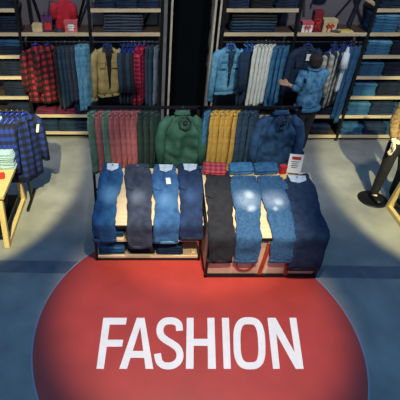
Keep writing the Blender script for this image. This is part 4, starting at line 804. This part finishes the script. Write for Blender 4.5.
# stock under the left table
for j, (x, m_) in enumerate(((-.345, 'denim_blue'), (.02, 'denim_black'), (.36, 'denim_navy'))):
    stack(x, 4.00, .066, [m_] * 3, '%s pile, bottom shelf, left table' % ('left', 'middle', 'right')[j], 'folded jeans under the left table', (.31, .30, .04))
for j, (x, m_) in enumerate(((-.33, 'denim_blue'), (.02, 'denim_black'), (.36, 'denim_black'))):
    stack(x, 4.02, .331, [m_] * 2, '%s pile, upper shelf, left table' % ('left', 'middle', 'right')[j], 'folded jeans on the upper shelf of the left table', (.28, .30, .04))
for j, (x, z, l_) in enumerate(((-.165, .331, 'on the upper shelf under the bright blue jeans'), (-.14, .066, 'on the bottom shelf beside the left folded pile'), (.645, .066, 'on the bottom shelf at its right end'))):
    t = thing('price_card', 'yellow price holder %s' % l_, 'card', (x, 3.88, z), 0)
    MB().add([(-.03, -.012, 0), (.03, -.012, 0), (.024, .012, .055), (-.024, .012, .055), (-.03, .03, 0), (.03, .03, 0)], [(0, 1, 2, 3), (3, 2, 5, 4), (0, 4, 5, 1), (0, 3, 4), (1, 5, 2)]).build('card_stand', 'yellow_card', t)
    MB().box((0, -.006, .025), (.036, .003, .02), (-.4, 0, 0)).build('card_face', 'card', t)
# belts in front of the beige panel
def belt(label, pts):
    t = thing('leather_belt', label, 'belt', pts[0])
    p0 = Vector(pts[0])
    b = MB()
    for a, c in zip(pts, pts[1:]): b.bar(Vector(a) - p0, Vector(c) - p0, .045 if len(pts) < 4 else .016, .006 if len(pts) < 4 else .012, (0, 1, 0))
    b.build('strap', 'brown_leather', t)
    MB().tube([(-.022, -.006, -.03), (.022, -.006, -.03), (.022, -.006, .0), (-.022, -.006, .0), (-.022, -.006, -.03)], .004, 6).build('buckle', 'chrome', t)
belt('red-brown leather belt hanging between the two ripped jeans', [(1.415, 3.548, .57), (1.40, 3.548, .3), (1.375, 3.548, .05)])
belt('red-brown leather belt hanging beside the navy jeans hem', [(1.665, 3.548, .55), (1.67, 3.548, .3), (1.68, 3.548, .04)])
lp = [(1.19 + .095 * math.sin(a), 3.548, .20 - .085 * math.cos(a) + .0) for a in [(-2.7 + 5.4 * i / 16) for i in range(17)]]
lp = [(1.135, 3.548, .45)] + lp + [(1.245, 3.548, .45)]
belt('red-brown strap looped below the hem of the bleached ripped jeans', lp)

# ------------------------------------------------------------------ left rack of shirts and the pine tables
t = thing('garment_rack', 'black garment rack of blue plaid and pale shirts at the left edge', 'clothes rack', (-1.95, 5.03, 0))
MB().tube([(-.5, 0, 1.39), (.48, 0, 1.39)], .016).build('hanging_rail', 'black', t)
for x in (-.48, .40):
    MB().bar((x, 0, .03), (x, 0, 1.39), .03).build('post', 'black', t)
    MB().bar((x, -.26, .02), (x, .26, .02), .035).build('foot', 'black', t)
for i, (x, a) in enumerate(((-1.67, .9), (-1.60, .88), (-1.53, .85), (-1.46, .75))):
    rr = top('bp', (x, 5.03, 1.335), a, 'blue and black plaid shirt on the left rack, %s of four' % ('leftmost', 'second', 'third', 'rightmost, with white tag')[i], None, hl('blue hanger inside the %s blue plaid shirt' % ('leftmost', 'second', 'third', 'rightmost')[i], None),
        name='plaid_shirt', cat='shirt', mat_='blue_plaid', L=.92, w=.38, t=.10, seed=71, collar='blue_plaid', placket='blue_plaid', sleeve=.68, buttons='black')
MB().box((.13, -.075, -.20), (.035, .006, .11), (0, .25, 0)).build('swing_tag', 'card', rr)
for i, x in enumerate((-1.82, -1.74)):
    top('mt', (x, 5.03, 1.335), .95, 'pale mint shirt on the left rack beside the blue plaid, %s' % ('left one', 'right one')[i], 'pale shirts on the left rack', hl('blue hanger inside a pale mint shirt', 'hangers of the mint shirts'),
        name='hanging_shirt', cat='shirt', mat_='mint', L=.80, w=.40, t=.08, seed=73, collar='mint', sleeve=.6)

def pine_table(label, xin, s, yb, yf, name='pine_table'):
    """xin = x of the side frame nearest the middle of the shop, s = direction the table runs away from it"""
    t = thing('display_table', label, 'table', (xin, (yb + yf) / 2, 0)); h = (yb - yf) / 2
    W = 1.0
    for x in (0, s * W):
        MB().bar((x, h, .0), (x, h - .12, .71), .055, .065, (1, 0, 0)).build('leg', 'pine', t, bevel=.004)
        MB().bar((x, -h, .0), (x, -h + .12, .71), .055, .065, (1, 0, 0)).build('leg', 'pine', t, bevel=.004)
        MB().bar((x, -h, .03), (x, h, .03), .055, .06).build('runner', 'pine', t, bevel=.004)
    MB().bar((0, h, .06), (s * W, h, .06), .04).build('crossbar', 'pine', t)
    MB().box((s * (W / 2 - .02), 0, .73), (W + .1, 2 * h - .10, .045)).build('tabletop', 'pine', t, bevel=.005)
    MB().box((s * (W / 2), 0, .13), (W - .10, 2 * h - .12, .03)).build('shelf', 'black', t)
    return t
pine_table('pine table with splayed legs at the left edge, holding pale denim', -1.66, -1, 5.03, 4.06)
pine_table('pine table frame corner at the right edge, beside the mannequin base', 3.475, 1, 4.86, 3.9)
stack(-1.765, 4.83, .753, ['denim_pale'] * 5, 'pile on the left pine table', 'pale folded denim on the left pine table', (.34, .30, .045))
stack(-2.10, 4.60, .753, ['denim_pale'] * 3, 'front pile on the left pine table', 'pale folded denim at the front of the left table', (.34, .30, .045))
t = thing('gift_box', 'small red item lying on the left pine table near its edge', 'box', (-1.72, 4.50, .753), .2)
MB().box((0, 0, .02), (.10, .08, .04)).build('box_body', 'red_print', t, bevel=.004); MB().box((0, 0, .045), (.105, .085, .015)).build('lid', 'red_print', t, bevel=.003)
t = thing('storage_bin', 'dark bin on the low shelf of the left pine table', 'bin', (-2.0, 4.60, .146))
b = MB(); b.loft([[(u, v, z) for u, v in sup(20, a, c, 6)] for z, a, c in ((0, .22, .18), (.2, .24, .2), (.205, .23, .19), (.02, .21, .17))]).build('bin_body', 'black_cloth', t)
MB().tube([(-.06, -.205, .15), (-.05, -.225, .10), (.05, -.225, .10), (.06, -.205, .15)], .008).build('handle', 'chrome', t, True)

# ------------------------------------------------------------------ figures
def skin_obj(name, V, Ed, Rr, mat_, parent=None, roots=(0,), lv=1):
    me = bpy.data.meshes.new(name); me.from_pydata([tuple(v) for v in V], Ed, []); me.materials.append(M[mat_])
    o = bpy.data.objects.new(name, me); COL.objects.link(o)
    if parent: o.parent = parent
    m_ = o.modifiers.new('skin', 'SKIN'); m_.use_smooth_shade = True
    for i, r_ in enumerate(Rr):
        sv = me.skin_vertices[0].data[i]; sv.radius = r_ if isinstance(r_, tuple) else (r_, r_); sv.use_root = i in roots
    s_ = o.modifiers.new('sub', 'SUBSURF'); s_.levels = lv; s_.render_levels = lv
    return o
class Sk:
    def __init__(s): s.V = []; s.E = []; s.R = []; s.roots = []
    def chain(s, pts, rad, start=None):
        idx = []
        for p, r_ in zip(pts, rad):
            s.V.append(Vector(p)); s.R.append(r_); i = len(s.V) - 1
            if start is not None: s.E.append((start, i))
            elif not idx: s.roots.append(i)
            start = i; idx.append(i)
        return idx
def hand(sk, wrist, dirn, side, scale=1.0):
    """palm and five bent fingers as short chains rooted in the palm; side = thumb direction"""
    w = Vector(wrist); d = Vector(dirn).normalized(); sd = (Vector(side) - d * Vector(side).dot(d)).normalized(); nn = d.cross(sd)
    palm = w + d * .05 * scale
    for q in (-.016, .016): sk.chain([w - d * .015 + sd * q * .7, w + d * .035 * scale + sd * q, w + d * .075 * scale + sd * q * 1.1], [.019 * scale, .021 * scale, .016 * scale])
    for k, (off, L) in enumerate(((.028, .075), (.010, .085), (-.009, .078), (-.027, .06))):
        b_ = palm + sd * off * scale + d * .02 * scale
        sk.chain([b_ - d * .02 * scale, b_ + d * .015 * scale, b_ + d * (.015 + L * .5) * scale + nn * .010 * scale, b_ + d * (.01 + L * .9) * scale + nn * .032 * scale], [.011 * scale, .0105 * scale, .0095 * scale, .008 * scale])
    sk.chain([w + d * .02 * scale + sd * .015 * scale, w + d * .035 * scale + sd * .042 * scale, w + d * .065 * scale + sd * .055 * scale + nn * .012, w + d * .09 * scale + sd * .05 * scale + nn * .022], [.012 * scale, .0115 * scale, .010 * scale, .0085 * scale])

# shopper with the back to the camera, reaching left into the dark jacket
t = thing('person', 'person with dark hair in light blue denim jacket reaching left into hanging jackets', 'person', (2.58, 6.30, 0), .25)
sk = Sk()
pel = sk.chain([(0, 0, .90)], [(.12, .085)])[0]
sp = sk.chain([(0, 0, 1.05), (0, .02, 1.22), (0, .03, 1.34), (0, .03, 1.42), (-.005, .05, 1.50), (-.01, .07, 1.56), (-.01, .075, 1.62)], [(.12, .085), (.14, .10), (.145, .095), (.065, .06), (.055, .055), (.075, .085), (.06, .07)], pel)
for sx in (-1, 1):
    sk.chain([(sx * .09, 0, .80), (sx * .085, .01, .48), (sx * .08, .0, .10), (sx * .08, .05, .045), (sx * .09, .15, .035)], [.085, .06, .042, .04, .032], pel)
la = sk.chain([(-.17, .03, 1.37), (-.24, -.02, 1.17), (-.31, .06, 1.20), (-.345, .10, 1.215)], [.042, .032, .030, (.028, .022)], sp[2])
ra = sk.chain([(.17, .03, 1.37), (.20, .10, 1.16), (.12, .26, 1.16), (.09, .30, 1.17)], [.042, .032, .030, (.03, .022)], sp[2])
sk.chain([(-.012, .155, 1.565), (-.012, .175, 1.55)], [.016, .012], sp[5])
hand(sk, (-.345, .10, 1.215), (-.6, .5, .1), (.2, .2, 1)); hand(sk, (.09, .30, 1.17), (-.5, .8, .1), (-.2, .1, 1))
skin_obj('body', sk.V, sk.E, sk.R, 'skin', t, [pel] + [i for i in sk.roots if i != pel], 2)
j = Sk(); c = j.chain([(0, .0, .83), (0, 0, .98), (0, .02, 1.2), (0, .03, 1.34), (0, .035, 1.41)], [(.21, .16), (.20, .15), (.19, .135), (.18, .125), (.085, .08)])
j.chain([(-.185, .03, 1.37), (-.25, -.02, 1.17), (-.315, .06, 1.203)], [.078, .066, .055], c[3]); j.chain([(.185, .03, 1.37), (.205, .10, 1.16), (.13, .25, 1.16)], [.078, .066, .055], c[3])
jk = skin_obj('denim_jacket', j.V, j.E, j.R, 'denim_wash', t, [c[0]], 2)
ds = bpy.data.textures.new('jacket_creases', 'CLOUDS'); ds.noise_scale = .075
dm = jk.modifiers.new('creases', 'DISPLACE'); dm.texture = ds; dm.strength = .08; dm.mid_level = .5
MB().loft([[(u, v, z) for u, v in sup(20, .205 * k, .15 * k)] for z, k in ((.83, .98), (.835, 1.0), (.88, 1.0), (.885, .97))]).build('jacket_hem', 'denim_mid', jk, True)
MB().tube([(-.08, .0, 1.44), (-.085, .06, 1.45), (-.05, .115, 1.44)], .022).build('collar', 'denim_mid', jk, True)
MB().tube([(-.08, .0, 1.44), (0, -.045, 1.45), (.08, .0, 1.44), (.08, .06, 1.44)], .022).build('collar', 'denim_mid', jk, True)
q = Sk(); c = q.chain([(0, 0, .92), (0, 0, .86)], [(.15, .11), (.155, .115)])
for sx in (-1, 1): q.chain([(sx * .092, 0, .76), (sx * .085, .01, .48), (sx * .08, .0, .09)], [.10, .075, .062], c[1])
skin_obj('trousers', q.V, q.E, q.R, 'denim_black', t, [c[0]], 2)
h = Sk(); h.chain([(-.01, .03, 1.66), (-.01, .045, 1.60), (-.01, .02, 1.53), (-.01, -.02, 1.46)], [(.08, .09), (.105, .115), (.105, .09), (.06, .04)])
skin_obj('hair', h.V, h.E, h.R, 'hair', t, [0], 2)
for sx in (-1, 1):
    MB().loft([[(sx * .085 + u, y, .04 + v * (1 if v > 0 else .95)) for u, v in sup(14, a, b_, 2.4)] for y, a, b_ in ((-.06, .035, .036), (-.02, .043, .045), (.06, .045, .045), (.14, .045, .036), (.19, .03, .025))]).build('shoe', 'black', t, True)
for sx in (-1, 1): MB().tube([(-.01 + sx * .03, .150, 1.585), (-.01 + sx * .03, .158, 1.585)], .008, 8).build('eye', 'black', t)

# mannequin at the right edge
t = thing('mannequin', 'mannequin in black trousers and brown floral jacket on a round black base', 'mannequin', (3.46, 5.10, 0), .1)
sk = Sk(); pel = sk.chain([(0, 0, .97)], [(.145, .105)])[0]
sp = sk.chain([(0, 0, 1.12), (0, .0, 1.30), (0, .0, 1.43), (0, .0, 1.50), (0, -.01, 1.58), (0, -.02, 1.66), (0, -.02, 1.73)], [(.125, .095), (.15, .105), (.15, .09), (.055, .055), (.05, .05), (.075, .085), (.06, .07)], pel)
sk.chain([(-.09, 0, .86), (-.12, -.04, .53), (-.115, .02, .13), (-.115, -.02, .07), (-.12, -.12, .055)], [.085, .058, .04, .038, .03], pel)
sk.chain([(.09, 0, .86), (.13, -.06, .50), (.15, -.03, .12), (.15, -.06, .06), (.155, -.16, .04)], [.085, .058, .04, .038, .03], pel)
sk.chain([(-.17, 0, 1.44), (-.20, .02, 1.20), (-.185, -.07, .98), (-.18, -.085, .95)], [.052, .043, .033, (.03, .02)], sp[2])
sk.chain([(.17, 0, 1.44), (.22, .02, 1.20), (.22, -.06, .98), (.22, -.07, .95)], [.052, .043, .033, (.03, .02)], sp[2])
sk.chain([(0, -.10, 1.66), (0, -.125, 1.645)], [.014, .012], sp[5])
hand(sk, (-.18, -.085, .955), (.0, -.15, -1), (0, -1, 0), 1.05); hand(sk, (.22, -.07, .955), (.0, -.15, -1), (0, -1, 0), 1.05)
skin_obj('body', sk.V, sk.E, sk.R, 'pale_skin', t, [pel] + [i for i in sk.roots if i != pel], 2)
j = Sk(); c = j.chain([(0, 0, .90), (0, 0, 1.08), (0, 0, 1.30), (0, 0, 1.43), (0, 0, 1.49)], [(.175, .13), (.165, .13), (.18, .13), (.17, .11), (.075, .07)])
j.chain([(-.185, 0, 1.43), (-.205, .02, 1.20), (-.187, -.06, 1.0)], [.073, .064, .055], c[3]); j.chain([(.185, 0, 1.43), (.225, .02, 1.20), (.222, -.05, 1.0)], [.073, .064, .055], c[3])
mj = skin_obj('floral_jacket', j.V, j.E, j.R, 'camo', t, [c[0]], 2)
MB().tube([(-.075, -.05, 1.50), (-.08, .03, 1.53), (0, .07, 1.54), (.08, .03, 1.53), (.075, -.05, 1.50)], .02).build('collar', 'camo', mj, True)
MB().bar((0, -.125, .92), (0, -.12, 1.42), .02, .01).build('zip', 'black', mj)
q = Sk(); c = q.chain([(0, 0, .99), (0, 0, .93)], [(.155, .115), (.16, .12)])
q.chain([(-.092, 0, .83), (-.12, -.04, .53), (-.115, .0, .055)], [.095, .072, .055], c[1]); q.chain([(.092, 0, .83), (.13, -.06, .50), (.15, -.03, .05)], [.095, .072, .055], c[1])
skin_obj('trousers', q.V, q.E, q.R, 'black_cloth', t, [c[0]], 2)
for x, y in ((-.117, -.03), (.152, -.07)):
    MB().loft([[(x + u, y + yy, .052 + v) for u, v in sup(14, a, b_, 2.4)] for yy, a, b_ in ((.05, .033, .034), (.02, .04, .042), (-.05, .043, .04), (-.12, .042, .03), (-.165, .028, .022))]).build('shoe', 'black', t, True)
MB().loft([[(-.12 + .205 * k * math.cos(2 * PI * i / 40), -.03 + .205 * k * math.sin(2 * PI * i / 40), z) for i in range(40)] for z, k in ((0, 1), (.008, 1), (.014, .97), (.016, .9))]).build('base_disc', 'black', t, True)
b = MB(); b.tube([(-.115, .075, .01), (-.115, .075, .40)], .009).build('support_rod', 'chrome', t, True)
